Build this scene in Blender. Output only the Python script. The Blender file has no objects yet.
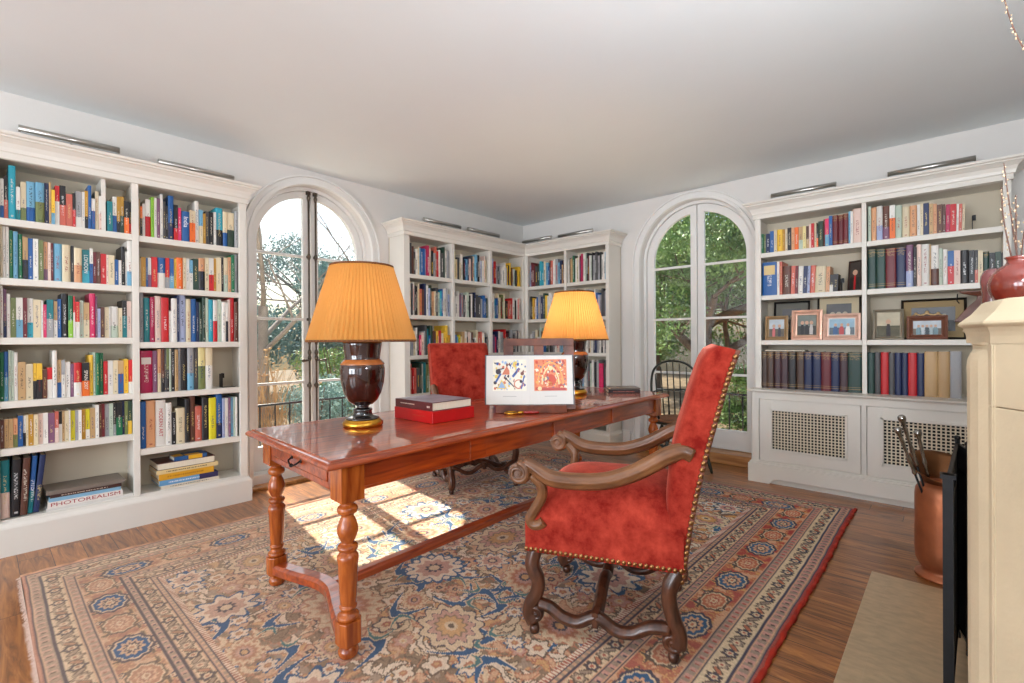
import bpy, bmesh, math, random
import numpy as np
from mathutils import Vector, Matrix
C = bpy.context.scene
COL = C.collection
PI = math.pi
R = math.radians

# ------------------------------------------------------------------ camera, world, sun, exposure
cam = bpy.data.cameras.new('camera'); camo = bpy.data.objects.new('camera', cam); COL.objects.link(camo)
cam.sensor_width = 36; cam.lens = 484.23 / 1024 * 36; cam.clip_start = .02
yaw, pit, rol = 0.737463, -0.0024024, -0.0057734
fw = Vector((math.cos(yaw)*math.cos(pit), math.sin(yaw)*math.cos(pit), math.sin(pit)))
r0 = Vector((math.sin(yaw), -math.cos(yaw), 0)); u0 = r0.cross(fw)
rt = math.cos(rol)*r0 + math.sin(rol)*u0; up = -math.sin(rol)*r0 + math.cos(rol)*u0
mw = Matrix((rt, up, -fw)).transposed().to_4x4(); mw.translation = (0, 0, 1.2)
camo.matrix_world = mw
C.camera = camo
C.view_settings.view_transform = 'Standard'; C.view_settings.look = 'None'
C.view_settings.gamma = 1; C.view_settings.use_curve_mapping = False
C.view_settings.exposure = 0.42
w = bpy.data.worlds.new('world'); C.world = w; w.use_nodes = True
nt = w.node_tree; nt.nodes.clear()
sk = nt.nodes.new('ShaderNodeTexSky'); sk.sky_type = 'NISHITA'; sk.sun_disc = False
sk.sun_elevation = R(47); sk.sun_rotation = R(8); sk.air_density = 1.0; sk.dust_density = 3.0; sk.ozone_density = .6
bg = nt.nodes.new('ShaderNodeBackground'); bg.inputs[1].default_value = 0.20
wo = nt.nodes.new('ShaderNodeOutputWorld')
nt.links.new(sk.outputs[0], bg.inputs[0]); nt.links.new(bg.outputs[0], wo.inputs[0])
def light(name, kind, loc, energy, color=(1,1,1), look=None, **k):
    l = bpy.data.lights.new(name, kind); l.energy = energy; l.color = color
    for a, b in k.items(): setattr(l, a, b)
    o = bpy.data.objects.new(name, l); COL.objects.link(o); o.location = loc
    if look is not None: o.rotation_euler = (Vector(look)-Vector(loc)).to_track_quat('-Z', 'Y').to_euler()
    return o
S = Vector((.135, .9, 1.0))
light('sun', 'SUN', (2, 8, 8), 9.5, (1, .93, .83), look=Vector((2, 8, 8))-S, angle=R(.6))
# added fill: daylight through made-up windows, unseen behind the camera
REAR = ((.0, 1.5), (1.9, 3.4))
for a_, b_ in REAR: light('added_daylight_rear', 'AREA', (-4.95, (a_+b_)/2, 1.45), 92, (.85, .92, 1), look=(0, (a_+b_)/2, 1.45), shape='RECTANGLE', size=1.5, size_y=1.95)
SIDE = ((-3.9, -2.5), (-2.1, -.7))
for a_, b_ in SIDE: light('added_daylight_side', 'AREA', ((a_+b_)/2, -.85, 1.45), 14, (.85, .92, 1), look=((a_+b_)/2, 2, 1.45), shape='RECTANGLE', size=1.4, size_y=1.95)

# fill lights added to brighten the ceiling, housed in torchere shapes outside the view
ADDED_UPL = ((.85, -.24, 1.72), (-1.9, 1.9, 1.55))
for (a_, b_, z_), e_ in zip(ADDED_UPL, (40, 10)): light('added_fill_light', 'AREA', (a_, b_, z_), e_, (.87, .93, 1), look=(a_+1.3, b_+1.2, 2.7), shape='DISK', size=.28)
# ------------------------------------------------------------------ helpers
def srgb(c):
    return tuple(((x/255)/12.92 if x/255 <= .04045 else ((x/255+.055)/1.055)**2.4) for x in c)
def link_nodes(m):
    m.use_nodes = True; n = m.node_tree; return n, n.nodes, n.links
def mat(name, col, rough=.5, metal=0, spec=.5, noise=0, nscale=8, bump=0, bscale=60, coat=0, sheen=0, stretch=None):
    m = bpy.data.materials.new(name); n, N, L = link_nodes(m)
    b = N['Principled BSDF']; b.inputs['Roughness'].default_value = rough; b.inputs['Metallic'].default_value = metal
    b.inputs['Specular IOR Level'].default_value = spec; b.inputs['Coat Weight'].default_value = coat
    b.inputs['Coat Roughness'].default_value = .08; b.inputs['Sheen Weight'].default_value = sheen
    c = srgb(col); b.inputs['Base Color'].default_value = (*c, 1)
    tc = N.new('ShaderNodeTexCoord'); src = tc.outputs['Object']
    if stretch:
        mp = N.new('ShaderNodeMapping'); mp.inputs['Scale'].default_value = stretch; L.new(src, mp.inputs[0]); src = mp.outputs[0]
    if noise:
        t = N.new('ShaderNodeTexNoise'); t.inputs['Scale'].default_value = nscale; t.inputs['Detail'].default_value = 5; L.new(src, t.inputs['Vector'])
        r = N.new('ShaderNodeValToRGB'); r.color_ramp.elements[0].position = .3; r.color_ramp.elements[1].position = .7
        r.color_ramp.elements[0].color = (*[x*(1-noise) for x in c], 1); r.color_ramp.elements[1].color = (*[min(1, x*(1+noise)) for x in c], 1)
        L.new(t.outputs['Fac'], r.inputs[0]); L.new(r.outputs[0], b.inputs['Base Color'])
    if bump:
        t2 = N.new('ShaderNodeTexNoise'); t2.inputs['Scale'].default_value = bscale; L.new(src, t2.inputs['Vector'])
        bp = N.new('ShaderNodeBump'); bp.inputs['Strength'].default_value = bump; bp.inputs['Distance'].default_value = .01
        L.new(t2.outputs['Fac'], bp.inputs['Height']); L.new(bp.outputs[0], b.inputs['Normal'])
    return m
def wood(name, dark, lightc, rough=.3, scale=(1, 12, 12), coat=0, ns=3.0):
    m = bpy.data.materials.new(name); n, N, L = link_nodes(m); b = N['Principled BSDF']
    tc = N.new('ShaderNodeTexCoord'); mp = N.new('ShaderNodeMapping'); mp.inputs['Scale'].default_value = scale
    L.new(tc.outputs['Object'], mp.inputs[0])
    t = N.new('ShaderNodeTexNoise'); t.inputs['Scale'].default_value = ns; t.inputs['Detail'].default_value = 7; t.inputs['Distortion'].default_value = .6
    L.new(mp.outputs[0], t.inputs['Vector'])
    r = N.new('ShaderNodeValToRGB'); r.color_ramp.elements[0].position = .3; r.color_ramp.elements[1].position = .68
    r.color_ramp.elements[0].color = (*srgb(dark), 1); r.color_ramp.elements[1].color = (*srgb(lightc), 1)
    L.new(t.outputs['Fac'], r.inputs[0]); L.new(r.outputs[0], b.inputs['Base Color'])
    b.inputs['Roughness'].default_value = rough; b.inputs['Coat Weight'].default_value = coat; b.inputs['Coat Roughness'].default_value = .05
    return m

class MB:
    """collects geometry, builds one mesh object"""
    def __init__(s): s.v = []; s.f = []; s.mi = []; s.sm = []
    def add(s, v, f, mi=0, sm=False):
        o = len(s.v); s.v += [tuple(p) for p in v]; s.f += [tuple(i+o for i in q) for q in f]
        s.mi += [mi]*len(f); s.sm += [sm]*len(f); return s
    def box(s, x0, x1, y0, y1, z0, z1, mi=0):
        v = [(x, y, z) for x in (x0, x1) for y in (y0, y1) for z in (z0, z1)]
        return s.add(v, [(0, 1, 3, 2), (4, 6, 7, 5), (0, 4, 5, 1), (2, 3, 7, 6), (0, 2, 6, 4), (1, 5, 7, 3)], mi)
    def obox(s, c, ax, half, mi=0):
        c = Vector(c); a = [Vector(q) for q in ax]
        v = [c + a[0]*half[0]*i + a[1]*half[1]*j + a[2]*half[2]*k for i in (-1, 1) for j in (-1, 1) for k in (-1, 1)]
        return s.add(v, [(0, 1, 3, 2), (4, 6, 7, 5), (0, 4, 5, 1), (2, 3, 7, 6), (0, 2, 6, 4), (1, 5, 7, 3)], mi)
    def lathe(s, prof, c=(0, 0, 0), n=24, mi=0, caps=True, mod=None):
        v = []; f = []
        for r, z in prof:
            for i in range(n):
                a = 2*PI*i/n; rr = r if mod is None else r*mod(i, a, z)
                v.append((c[0]+rr*math.cos(a), c[1]+rr*math.sin(a), c[2]+z))
        for k in range(len(prof)-1):
            for i in range(n):
                j = (i+1) % n; f.append((k*n+i, k*n+j, (k+1)*n+j, (k+1)*n+i))
        s.add(v, f, mi, True)
        if caps:
            s.add(v[:n], [tuple(range(n-1, -1, -1))], mi); s.add(v[-n:], [tuple(range(n))], mi)
        return s
    def tube(s, pts, rad, n=8, mi=0, flat=1.0, side=None, flute=0):
        """tube along pts; rad a number or a list; flat scales the section along 'side'"""
        P = [Vector(p) for p in pts]; m = len(P)
        rad = [rad]*m if isinstance(rad, (int, float)) else rad
        v = []; f = []; prev = None
        for i in range(m):
            t = (P[min(i+1, m-1)]-P[max(i-1, 0)]).normalized()
            if side is not None: a = Vector(side); a = (a - t*a.dot(t)).normalized()
            elif prev is None:
                a = Vector((0, 0, 1)) if abs(t.z) < .9 else Vector((1, 0, 0)); a = (a - t*a.dot(t)).normalized()
            else: a = (prev - t*prev.dot(t)).normalized()
            prev = a; b = t.cross(a)
            for k in range(n):
                q = 2*PI*k/n; e = 1-(flute if k % 4 == 2 else 0); v.append(P[i] + a*math.cos(q)*rad[i]*flat*e + b*math.sin(q)*rad[i]*e)
        for i in range(m-1):
            for k in range(n):
                j = (k+1) % n; f.append((i*n+k, i*n+j, (i+1)*n+j, (i+1)*n+k))
        s.add(v, f, mi, True); s.add(v[:n], [tuple(range(n-1, -1, -1))], mi); s.add(v[-n:], [tuple(range(n))], mi)
        return s
    def prism(s, poly, z0, z1, mi=0, fn=None, sm=False):
        """poly (x,y) extruded z0..z1; fn maps (x,y,z)"""
        n = len(poly); fn = fn or (lambda x, y, z: (x, y, z))
        v = [fn(x, y, z0) for x, y in poly] + [fn(x, y, z1) for x, y in poly]
        s.add(v, [(i, (i+1) % n, n+(i+1) % n, n+i) for i in range(n)], mi, sm)
        s.add(v[:n], [tuple(range(n-1, -1, -1))], mi); s.add(v[n:], [tuple(range(n))], mi)
        return s
    def sphere(s, c, r, n=10, mi=0, sc=(1, 1, 1)):
        v = []; f = []
        for i in range(n//2+1):
            t = PI*i/(n//2)
            for k in range(n):
                a = 2*PI*k/n; v.append((c[0]+r*sc[0]*math.sin(t)*math.cos(a), c[1]+r*sc[1]*math.sin(t)*math.sin(a), c[2]+r*sc[2]*math.cos(t)))
        for i in range(n//2):
            for k in range(n):
                j = (k+1) % n; f.append((i*n+k, (i+1)*n+k, (i+1)*n+j, i*n+j))
        return s.add(v, f, mi, True)
    def sweep(s, path, prof, mi=0, closed=False):
        """mitred moulding: path of (x,y), prof of (offset to the right of travel, z)"""
        P = [Vector((p[0], p[1])) for p in path]; m = len(P); v = []; f = []; k = len(prof)
        for i in range(m):
            a = P[i]-P[i-1] if (i > 0 or closed) else P[1]-P[0]
            b = P[(i+1) % m]-P[i] if (i < m-1 or closed) else P[-1]-P[-2]
            a.normalize(); b.normalize()
            na = Vector((a.y, -a.x)); nb = Vector((b.y, -b.x)); d = (na+nb)
            d = d/ max(.2, (d.length_squared/2))
            for o, z in prof: v.append((P[i].x+d.x*o, P[i].y+d.y*o, z))
        for i in range(m if closed else m-1):
            i2 = (i+1) % m
            for j in range(k):
                j2 = (j+1) % k; f.append((i*k+j, i2*k+j, i2*k+j2, i*k+j2))
        s.add(v, f, mi)
        if not closed: s.add(v[:k], [tuple(range(k))], mi); s.add(v[-k:], [tuple(range(k-1, -1, -1))], mi)
        return s
    def map(s, fn): s.v = [tuple(fn(Vector(p))) for p in s.v]; return s
    def build(s, name, m, parent=None, bevel=0, off=None, fix=True, seg=2):
        me = bpy.data.meshes.new(name)
        V = s.v if off is None else [(x-off[0], y-off[1], z-off[2]) for x, y, z in s.v]
        me.from_pydata(V, [], s.f)
        for q in (m if isinstance(m, (list, tuple)) else [m]): me.materials.append(q)
        me.polygons.foreach_set('material_index', s.mi); me.polygons.foreach_set('use_smooth', s.sm)
        if fix:
            bm = bmesh.new(); bm.from_mesh(me); bmesh.ops.remove_doubles(bm, verts=bm.verts, dist=1e-5)
            bmesh.ops.recalc_face_normals(bm, faces=bm.faces); bm.to_mesh(me); bm.free()
        me.update()
        o = bpy.data.objects.new(name, me); COL.objects.link(o)
        if parent is not None: o.parent = parent
        if bevel:
            md = o.modifiers.new('bevel', 'BEVEL'); md.width = bevel; md.segments = seg; md.limit_method = 'ANGLE'; md.angle_limit = R(40)
        return o
def tag(o, label=None, cat=None, group=None, kind=None):
    if label: o['label'] = label
    if cat: o['category'] = cat
    if group: o['group'] = group
    if kind: o['kind'] = kind
    return o
def thing(name, label, cat, loc=(0, 0, 0), rz=0, group=None):
    o = bpy.data.objects.new(name, None); COL.objects.link(o); o.empty_display_size = .05
    o.location = loc; o.rotation_euler = (0, 0, rz)
    return tag(o, label, cat, group)
def struct(o): o['kind'] = 'structure'; return o
def spline(pts, n=6):
    """Catmull-Rom through pts"""
    P = [Vector(p) for p in pts]; P = [P[0]*2-P[1]] + P + [P[-1]*2-P[-2]]; out = []
    for i in range(1, len(P)-2):
        for k in range(n):
            t = k/n; a, b, c, d = P[i-1], P[i], P[i+1], P[i+2]
            out.append(.5*((2*b)+(c-a)*t+(2*a-5*b+4*c-d)*t*t+(3*b-a-3*c+d)*t**3))
    out.append(P[-2]); return out

# ------------------------------------------------------------------ materials
M = {}
M['wall'] = mat('wall_paint', (226, 222, 217), .7, noise=.015, nscale=3, bump=.05, bscale=120)
M['ceil'] = mat('ceiling_paint', (234, 239, 240), .8, noise=.01, nscale=2)
M['trim'] = mat('white_gloss_trim', (236, 234, 230), .32, noise=.012, nscale=4)
M['case'] = mat('white_bookcase_paint', (231, 226, 216), .38, noise=.015, nscale=5)
M['back'] = mat('shaded_back_paint', (208, 196, 174), .6, noise=.02, nscale=4)  # creamier than the case, with recess shade put into the colour
M['brass'] = mat('aged_brass', (150, 110, 70), .35, 1, noise=.2, nscale=30)
M['gold'] = mat('gilt', (214, 160, 60), .28, 1, noise=.12, nscale=20)
M['steel'] = mat('brushed_nickel', (196, 192, 186), .28, 1)
M['iron'] = mat('black_iron', (24, 24, 26), .42, .5, noise=.2, nscale=40)
M['bolt'] = mat('dull_bronze_bolt', (105, 96, 86), .38, .8, noise=.15, nscale=30)
M['paper'] = mat('book_pages', (232, 222, 200), .8, noise=.05, nscale=200, stretch=(1, 1, .02))
M['dark'] = mat('black_void', (8, 8, 8), .9)
M['lamp_body'] = mat('brown_glaze', (44, 10, 5), .05, noise=.25, nscale=6, coat=1)
M['lamp_black'] = mat('black_glaze', (16, 13, 13), .1, coat=1)
M['desk'] = wood('desk_cherry', (122, 38, 6), (188, 80, 16), .4, (1.2, 14, 14), 1.0)
M['deskleg'] = wood('desk_leg_cherry', (136, 56, 14), (196, 104, 38), .25, (14, 14, 1.5), .4)
M['walnut'] = wood('carved_walnut', (48, 26, 17), (98, 58, 38), .35, (9, 9, 3), .3)
M['arm'] = wood('worn_walnut_arm', (88, 54, 32), (140, 92, 56), .34, (14, 2, 5), .2)
M['easel'] = wood('easel_wood', (78, 36, 22), (124, 66, 42), .4, (4, 4, 4), .1)
M['oak'] = wood('oak_step', (150, 96, 48), (205, 148, 88), .35, (10, 1, 10), .2)
M['stone'] = mat('limestone', (212, 194, 162), .62, noise=.07, nscale=6, bump=.15, bscale=45)
M['copper'] = mat('beaten_copper', (168, 98, 62), .42, .55, noise=.28, nscale=6, bump=.25, bscale=18)
M['copperd'] = mat('tarnished_copper', (120, 78, 46), .4, .8, noise=.3, nscale=8, bump=.2, bscale=18)
M['glaze'] = mat('red_glaze', (122, 44, 32), .16, noise=.35, nscale=8, coat=.8)
M['twig'] = mat('twig_bark', (92, 62, 50), .7, noise=.2, nscale=30)
M['bud'] = mat('catkin_bud', (188, 164, 134), .8, noise=.2, nscale=60)
# velvet, floor, glass, lamp shade
def velvet(name, dark, lightc):
    m = bpy.data.materials.new(name); n, N, L = link_nodes(m); b = N['Principled BSDF']
    tc = N.new('ShaderNodeTexCoord')
    t = N.new('ShaderNodeTexNoise'); t.inputs['Scale'].default_value = 9; t.inputs['Detail'].default_value = 9; t.inputs['Roughness'].default_value = .72; L.new(tc.outputs['Object'], t.inputs['Vector'])
    r = N.new('ShaderNodeValToRGB'); r.color_ramp.elements[0].position = .36; r.color_ramp.elements[1].position = .66
    r.color_ramp.elements[0].color = (*srgb(dark), 1); r.color_ramp.elements[1].color = (*srgb(lightc), 1)
    L.new(t.outputs['Fac'], r.inputs[0]); L.new(r.outputs[0], b.inputs['Base Color'])
    b.inputs['Roughness'].default_value = .85; b.inputs['Sheen Weight'].default_value = .85; b.inputs['Sheen Roughness'].default_value = .35
    b.inputs['Sheen Tint'].default_value = (*srgb((255, 150, 130)), 1); b.inputs['Specular IOR Level'].default_value = .15
    t2 = N.new('ShaderNodeTexNoise'); t2.inputs['Scale'].default_value = 260; L.new(tc.outputs['Object'], t2.inputs['Vector'])
    bp = N.new('ShaderNodeBump'); bp.inputs['Strength'].default_value = .25; bp.inputs['Distance'].default_value = .003
    L.new(t2.outputs['Fac'], bp.inputs['Height']); L.new(bp.outputs[0], b.inputs['Normal'])
    return m
M['velvet'] = velvet('red_velvet', (128, 24, 16), (192, 70, 52))

def math_(N, L, op, a, b=None, c=None):
    n = N.new('ShaderNodeMath'); n.operation = op
    for i, x in enumerate((a, b, c)):
        if x is None: continue
        if isinstance(x, (int, float)): n.inputs[i].default_value = x
        else: L.new(x, n.inputs[i])
    return n.outputs[0]
def floor_mat():
    m = bpy.data.materials.new('oak_plank_floor'); n, N, L = link_nodes(m); b = N['Principled BSDF']
    tc = N.new('ShaderNodeTexCoord'); sx = N.new('ShaderNodeSeparateXYZ'); L.new(tc.outputs['Object'], sx.inputs[0])
    X, Y = sx.outputs[0], sx.outputs[1]
    px = math_(N, L, 'DIVIDE', X, .135); idx = math_(N, L, 'FLOOR', px); fx = math_(N, L, 'FRACT', px)
    wn = N.new('ShaderNodeTexWhiteNoise'); wn.noise_dimensions = '1D'; L.new(idx, wn.inputs['W'])
    yo = math_(N, L, 'MULTIPLY_ADD', wn.outputs[0], 1.7, Y); py = math_(N, L, 'DIVIDE', yo, 1.35); iy = math_(N, L, 'FLOOR', py); fy = math_(N, L, 'FRACT', py)
    wn2 = N.new('ShaderNodeTexWhiteNoise'); wn2.noise_dimensions = '2D'; cb = N.new('ShaderNodeCombineXYZ'); L.new(idx, cb.inputs[0]); L.new(iy, cb.inputs[1]); L.new(cb.outputs[0], wn2.inputs['Vector'])
    gx = math_(N, L, 'MULTIPLY', X, 16); gy = math_(N, L, 'MULTIPLY', Y, 1.6); gz = math_(N, L, 'MULTIPLY', wn2.outputs[0], 30)
    cv = N.new('ShaderNodeCombineXYZ'); L.new(gx, cv.inputs[0]); L.new(gy, cv.inputs[1]); L.new(gz, cv.inputs[2])
    t = N.new('ShaderNodeTexNoise'); t.inputs['Scale'].default_value = 1.6; t.inputs['Detail'].default_value = 8; t.inputs['Distortion'].default_value = 1.5; t.inputs['Roughness'].default_value = .6; L.new(cv.outputs[0], t.inputs['Vector'])
    r = N.new('ShaderNodeValToRGB'); e = r.color_ramp.elements
    e[0].position = .28; e[0].color = (*srgb((86, 50, 24)), 1); e[1].position = .7; e[1].color = (*srgb((196, 132, 70)), 1)
    k = e.new(.5); k.color = (*srgb((158, 98, 48)), 1)
    L.new(t.outputs['Fac'], r.inputs[0])
    hs = N.new('ShaderNodeHueSaturation'); vv = math_(N, L, 'MULTIPLY_ADD', wn2.outputs[0], .5, .72); L.new(vv, hs.inputs['Value']); L.new(r.outputs[0], hs.inputs['Color'])
    g1 = math_(N, L, 'LESS_THAN', fx, .022); g2 = math_(N, L, 'LESS_THAN', fy, .0028); g = math_(N, L, 'MAXIMUM', g1, g2)
    mx = N.new('ShaderNodeMix'); mx.data_type = 'RGBA'; L.new(g, mx.inputs[0]); L.new(hs.outputs[0], mx.inputs[6]); mx.inputs[7].default_value = (*srgb((46, 26, 16)), 1)
    L.new(mx.outputs[2], b.inputs['Base Color']); b.inputs['Roughness'].default_value = .3; b.inputs['Coat Weight'].default_value = .3; b.inputs['Coat Roughness'].default_value = .2
    bp = N.new('ShaderNodeBump'); bp.inputs['Strength'].default_value = .35; bp.inputs['Distance'].default_value = .003; bp.invert = True
    L.new(g, bp.inputs['Height']); L.new(bp.outputs[0], b.inputs['Normal'])
    return m
M['floor'] = floor_mat()
def glass_mat():
    m = bpy.data.materials.new('window_glass'); n, N, L = link_nodes(m); N.remove(N['Principled BSDF'])
    o = N['Material Output']; tr = N.new('ShaderNodeBsdfTransparent'); tr.inputs[0].default_value = (.93, .96, .96, 1)
    gl = N.new('ShaderNodeBsdfGlossy'); gl.inputs['Roughness'].default_value = .03
    lw_ = N.new('ShaderNodeLayerWeight'); lw_.inputs[0].default_value = .5
    fr = math_(N, L, 'MULTIPLY_ADD', math_(N, L, 'POWER', lw_.outputs['Facing'], 5), .9, .035)
    mx = N.new('ShaderNodeMixShader'); L.new(fr, mx.inputs[0]); L.new(tr.outputs[0], mx.inputs[1]); L.new(gl.outputs[0], mx.inputs[2]); L.new(mx.outputs[0], o.inputs[0])
    return m
M['glass'] = glass_mat()
def shade_mat():
    m = bpy.data.materials.new('pleated_gold_silk'); n, N, L = link_nodes(m); N.remove(N['Principled BSDF'])
    o = N['Material Output']; d = N.new('ShaderNodeBsdfDiffuse'); t = N.new('ShaderNodeBsdfTranslucent')
    c = srgb((202, 142, 70)); d.inputs[0].default_value = (*c, 1); t.inputs[0].default_value = (*srgb((246, 192, 126)), 1)
    g = N.new('ShaderNodeBsdfGlossy'); g.inputs[0].default_value = (*srgb((255, 214, 150)), 1); g.inputs['Roughness'].default_value = .5
    mx = N.new('ShaderNodeMixShader'); mx.inputs[0].default_value = .33; L.new(d.outputs[0], mx.inputs[1]); L.new(t.outputs[0], mx.inputs[2])
    m2 = N.new('ShaderNodeMixShader'); m2.inputs[0].default_value = .06; L.new(mx.outputs[0], m2.inputs[1]); L.new(g.outputs[0], m2.inputs[2]); L.new(m2.outputs[0], o.inputs[0])
    return m
M['shade'] = shade_mat()
M['shadetrim'] = mat('brown_shade_trim', (110, 62, 22), .7)
bulb = bpy.data.materials.new('lit_bulb'); n, N, L = link_nodes(bulb); N['Principled BSDF'].inputs['Emission Color'].default_value = (1, .82, .55, 1); N['Principled BSDF'].inputs['Emission Strength'].default_value = 14
M['bulb'] = bulb

# ------------------------------------------------------------------ room shell
XW, YW, H = 4.87, 4.22, 2.715
XL, YC, T = -4.8, -.5, .32
struct(MB().box(XL-.3, XW+.02, YC-.3, YW+.02, -.12, 0).build('floor', M['floor']))
struct(MB().box(XL-.3, XW+T, YC-.3, YW+T, H, H+.15).build('ceiling', M['ceil']))
def arch(cx, r, zc, z0, n=28):
    """outline from bottom left up over the arch to bottom right"""
    return [(cx-r, z0)] + [(cx-r*math.cos(PI*i/n), zc+r*math.sin(PI*i/n)) for i in range(n+1)] + [(cx+r, z0)]
WA = dict(c=2.045, r=.555, z=2.037); WB = dict(c=1.94, r=.585, z=2.035)
fa = lambda x, y, z: (x, z, y)           # outline (x,y)->(X,Z), depth -> Y
fb = lambda x, y, z: (z, x, y)           # outline (x,y)->(Y,Z), depth -> X
poly = arch(WA['c'], WA['r'], WA['z'], 0) + [(XW+T, 0), (XW+T, H), (XL, H), (XL, 0)]
struct(MB().prism(poly, YW, YW+T, fn=fa).build('wall_back', M['wall']))
poly = arch(WB['c'], WB['r'], WB['z'], 0) + [(YW+.001, 0), (YW+.001, H), (YC, H), (YC, 0)]
struct(MB().prism(poly, XW, XW+T, fn=fb).build('wall_right', M['wall']))
# unseen fireplace wall and far end of the room, with window openings added for the fill light
wf = MB().box(2.9, XW+.02, YC-.3, YC, 0, H).box(1.45, 2.9, YC-.3, YC, .92, H).box(1.45, 3.0, YC-.75, YC-.7, 0, .95).box(1.4, 1.45, YC-.75, YC-.3, 0, .95).box(3.0, 3.05, YC-.75, YC-.3, 0, .95)
e = XL
for p, q in SIDE: wf.box(e, p, YC-.3, YC, 0, H).box(p, q, YC-.3, YC, 0, .5).box(p, q, YC-.3, YC, 2.4, H); e = q
struct(wf.box(e, 1.45, YC-.3, YC, 0, H).build('wall_front', M['wall']))
lw = MB(); e = YC-.3
for p, q in REAR: lw.box(XL-.15, XL, e, p, 0, H).box(XL-.15, XL, p, q, 0, .5).box(XL-.15, XL, p, q, 2.4, H); e = q
struct(lw.box(XL-.15, XL, e, YW+T, 0, H).build('wall_left', M['wall']))
struct(MB().box(4.845, 4.87, 2.64, 2.76, 0, .17).box(4.85, 4.87, 2.64, 2.76, .17, .19).build('baseboard_right', M['trim'], bevel=.004))
struct(MB().box(2.67, 2.79, 4.195, 4.22, 0, .17).box(2.67, 2.79, 4.20, 4.22, .17, .19).box(1.385, 1.42, 4.195, 4.22, 0, .17).build('baseboard_back', M['trim'], bevel=.004))

def ring(mb, W, ra, rb, z0, d0, d1, fn, n=40):
    """arched band between radii ra<rb from z0 up, depth d0..d1"""
    A = arch(W['c'], ra, W['z'], z0, n); B = arch(W['c'], rb, W['z'], z0, n); m = len(A)
    v = [fn(x, y, d) for d in (d0, d1) for P in (A, B) for x, y in P]; f = []
    for i in range(m-1):
        f += [(i, i+1, m+i+1, m+i), (2*m+i, 3*m+i, 3*m+i+1, 2*m+i+1), (i, 2*m+i, 2*m+i+1, i+1), (m+i, m+i+1, 3*m+i+1, 3*m+i)]
    f += [(0, m, 3*m, 2*m), (m-1, 2*m-1+2*m, 0, 0)][:1] + [(m-1, 3*m-1, 4*m-1, 2*m-1)]
    mb.add(v, f, 0); return mb
def french_window(name, W, plane, fn, sgn, glass_d, gw, zs, bolts):
    """plane: wall face; sgn +1 = outward depth direction"""
    r = W['r']; c = W['c']; zc = W['z']; d = glass_d
    # casing and frame
    cs = MB(); ring(cs, W, r-.002, r+.03, 0, plane-.03, plane+.01, fn); ring(cs, W, r+.03, r+.062, 0, plane-.02, plane+.01, fn); ring(cs, W, r+.062, r+.078, 0, plane-.032, plane+.01, fn)
    fr = struct(cs.build(name, M['trim'], bevel=.004))
    ring(MB(), W, r-.03, r, .1, d-.05, d+.05, fn).build('window_frame', M['trim'], fr, bevel=.003)
    gb = zs[0]; hw = gw  # glass half width / radius
    for side in (-1, 1):
        # leaf: outer arched stile + centre stile + bottom rail, built as one mesh with its muntins
        n = 22; outer = []; inner = []
        ri = r-.032; ci = .004 if bolts else .004
        def q(rad, a): return (c+side*rad*math.cos(a), zc+rad*math.sin(a))
        a1o = math.acos(ci/ri); a1i = math.acos(.07/hw)
        outer = [(c+side*ri, .105)] + [q(ri, a1o*i/n) for i in range(n+1)] + [(c+side*ci, .105)]
        inner = [(c+side*hw, gb)] + [q(hw, a1i*i/n) for i in range(n+1)] + [(c+side*.07, gb)]
        m = len(outer); mb = MB(); v = [fn(x, y, dd) for dd in (d-.022, d+.022) for P in (outer, inner) for x, y in P]; f = []
        for i in range(m):
            j = (i+1) % m
            f += [(i, j, m+j, m+i), (2*m+i, 3*m+i, 3*m+j, 2*m+j), (i, 2*m+i, 2*m+j, j), (m+i, m+j, 3*m+j, 3*m+i)]
        mb.add(v, f)
        leaf = mb.build('window_leaf', M['trim'], fr, bevel=.004)
        mt = MB()
        for z in zs[1:]:
            xs = sorted((c+side*.065, c+side*(hw+.004)))
            p0 = fn(xs[0], z-.011, d-.018); p1 = fn(xs[1], z+.011, d+.018)
            mt.box(*[t for k in range(3) for t in sorted((p0[k], p1[k]))])
        mt.build('muntin', M['trim'], leaf, bevel=.003)
        gl = MB(); gpts = [(c+side*(hw+.004), gb-.004)] + [q(hw+.004, a1i*i/n) for i in range(n+1)] + [(c+side*.066, gb-.004)]
        gl.prism(gpts, d-.002, d+.002, fn=fn)
        gl.build('glass', M['glass'], leaf)
        if bolts:
            x = c+side*.032+.004; b = MB(); y = d-.045
            b.tube([fn(x, .16, y), fn(x, 2.56, y)], .0085, 8)
            for z in (.8, 1.05, 1.1, 1.2, 1.967, 2.5):
                b.tube([fn(x, z-.03, y), fn(x, z-.012, y), fn(x, z, y), fn(x, z+.012, y), fn(x, z+.03, y)], [.009, .015, .018, .015, .009], 8)
            b.box(*[t for k in range(3) for t in sorted((fn(x-.016, 2.53, y-.006)[k], fn(x+.016, 2.56, d)[k]))])
            for z in (.35, .8, 1.4, 1.967): b.box(*[t for k in range(3) for t in sorted((fn(x-.014, z-.012, y)[k], fn(x+.014, z+.012, d-.018)[k]))])
            hx = x+side*.035
            b.tube([fn(x, 1.03, y), fn(hx, 1.03, y-.03), fn(hx+side*.03, 1.03, y-.032)], [.007, .009, .013], 8)
            b.sphere(fn(hx+side*.036, 1.03, y-.032), .017, 8)
            b.build('window_bolt', M['bolt'], leaf)
        else:
            MB().box(*[t for k in range(3) for t in sorted((fn(c+side*.035-.008, 1.0, d-.03)[k], fn(c+side*.035+.008, 1.09, d-.02)[k]))]).build('latch', M['trim'], leaf)
    return fr
w1 = french_window('window_1', WA, YW, fa, 1, 4.36, .465, (.305, .835, 1.40, 1.967), True)
w2 = french_window('window_2', WB, XW, fb, 1, 5.0, .475, (.30, .845, 1.415, 1.965), False)
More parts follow.
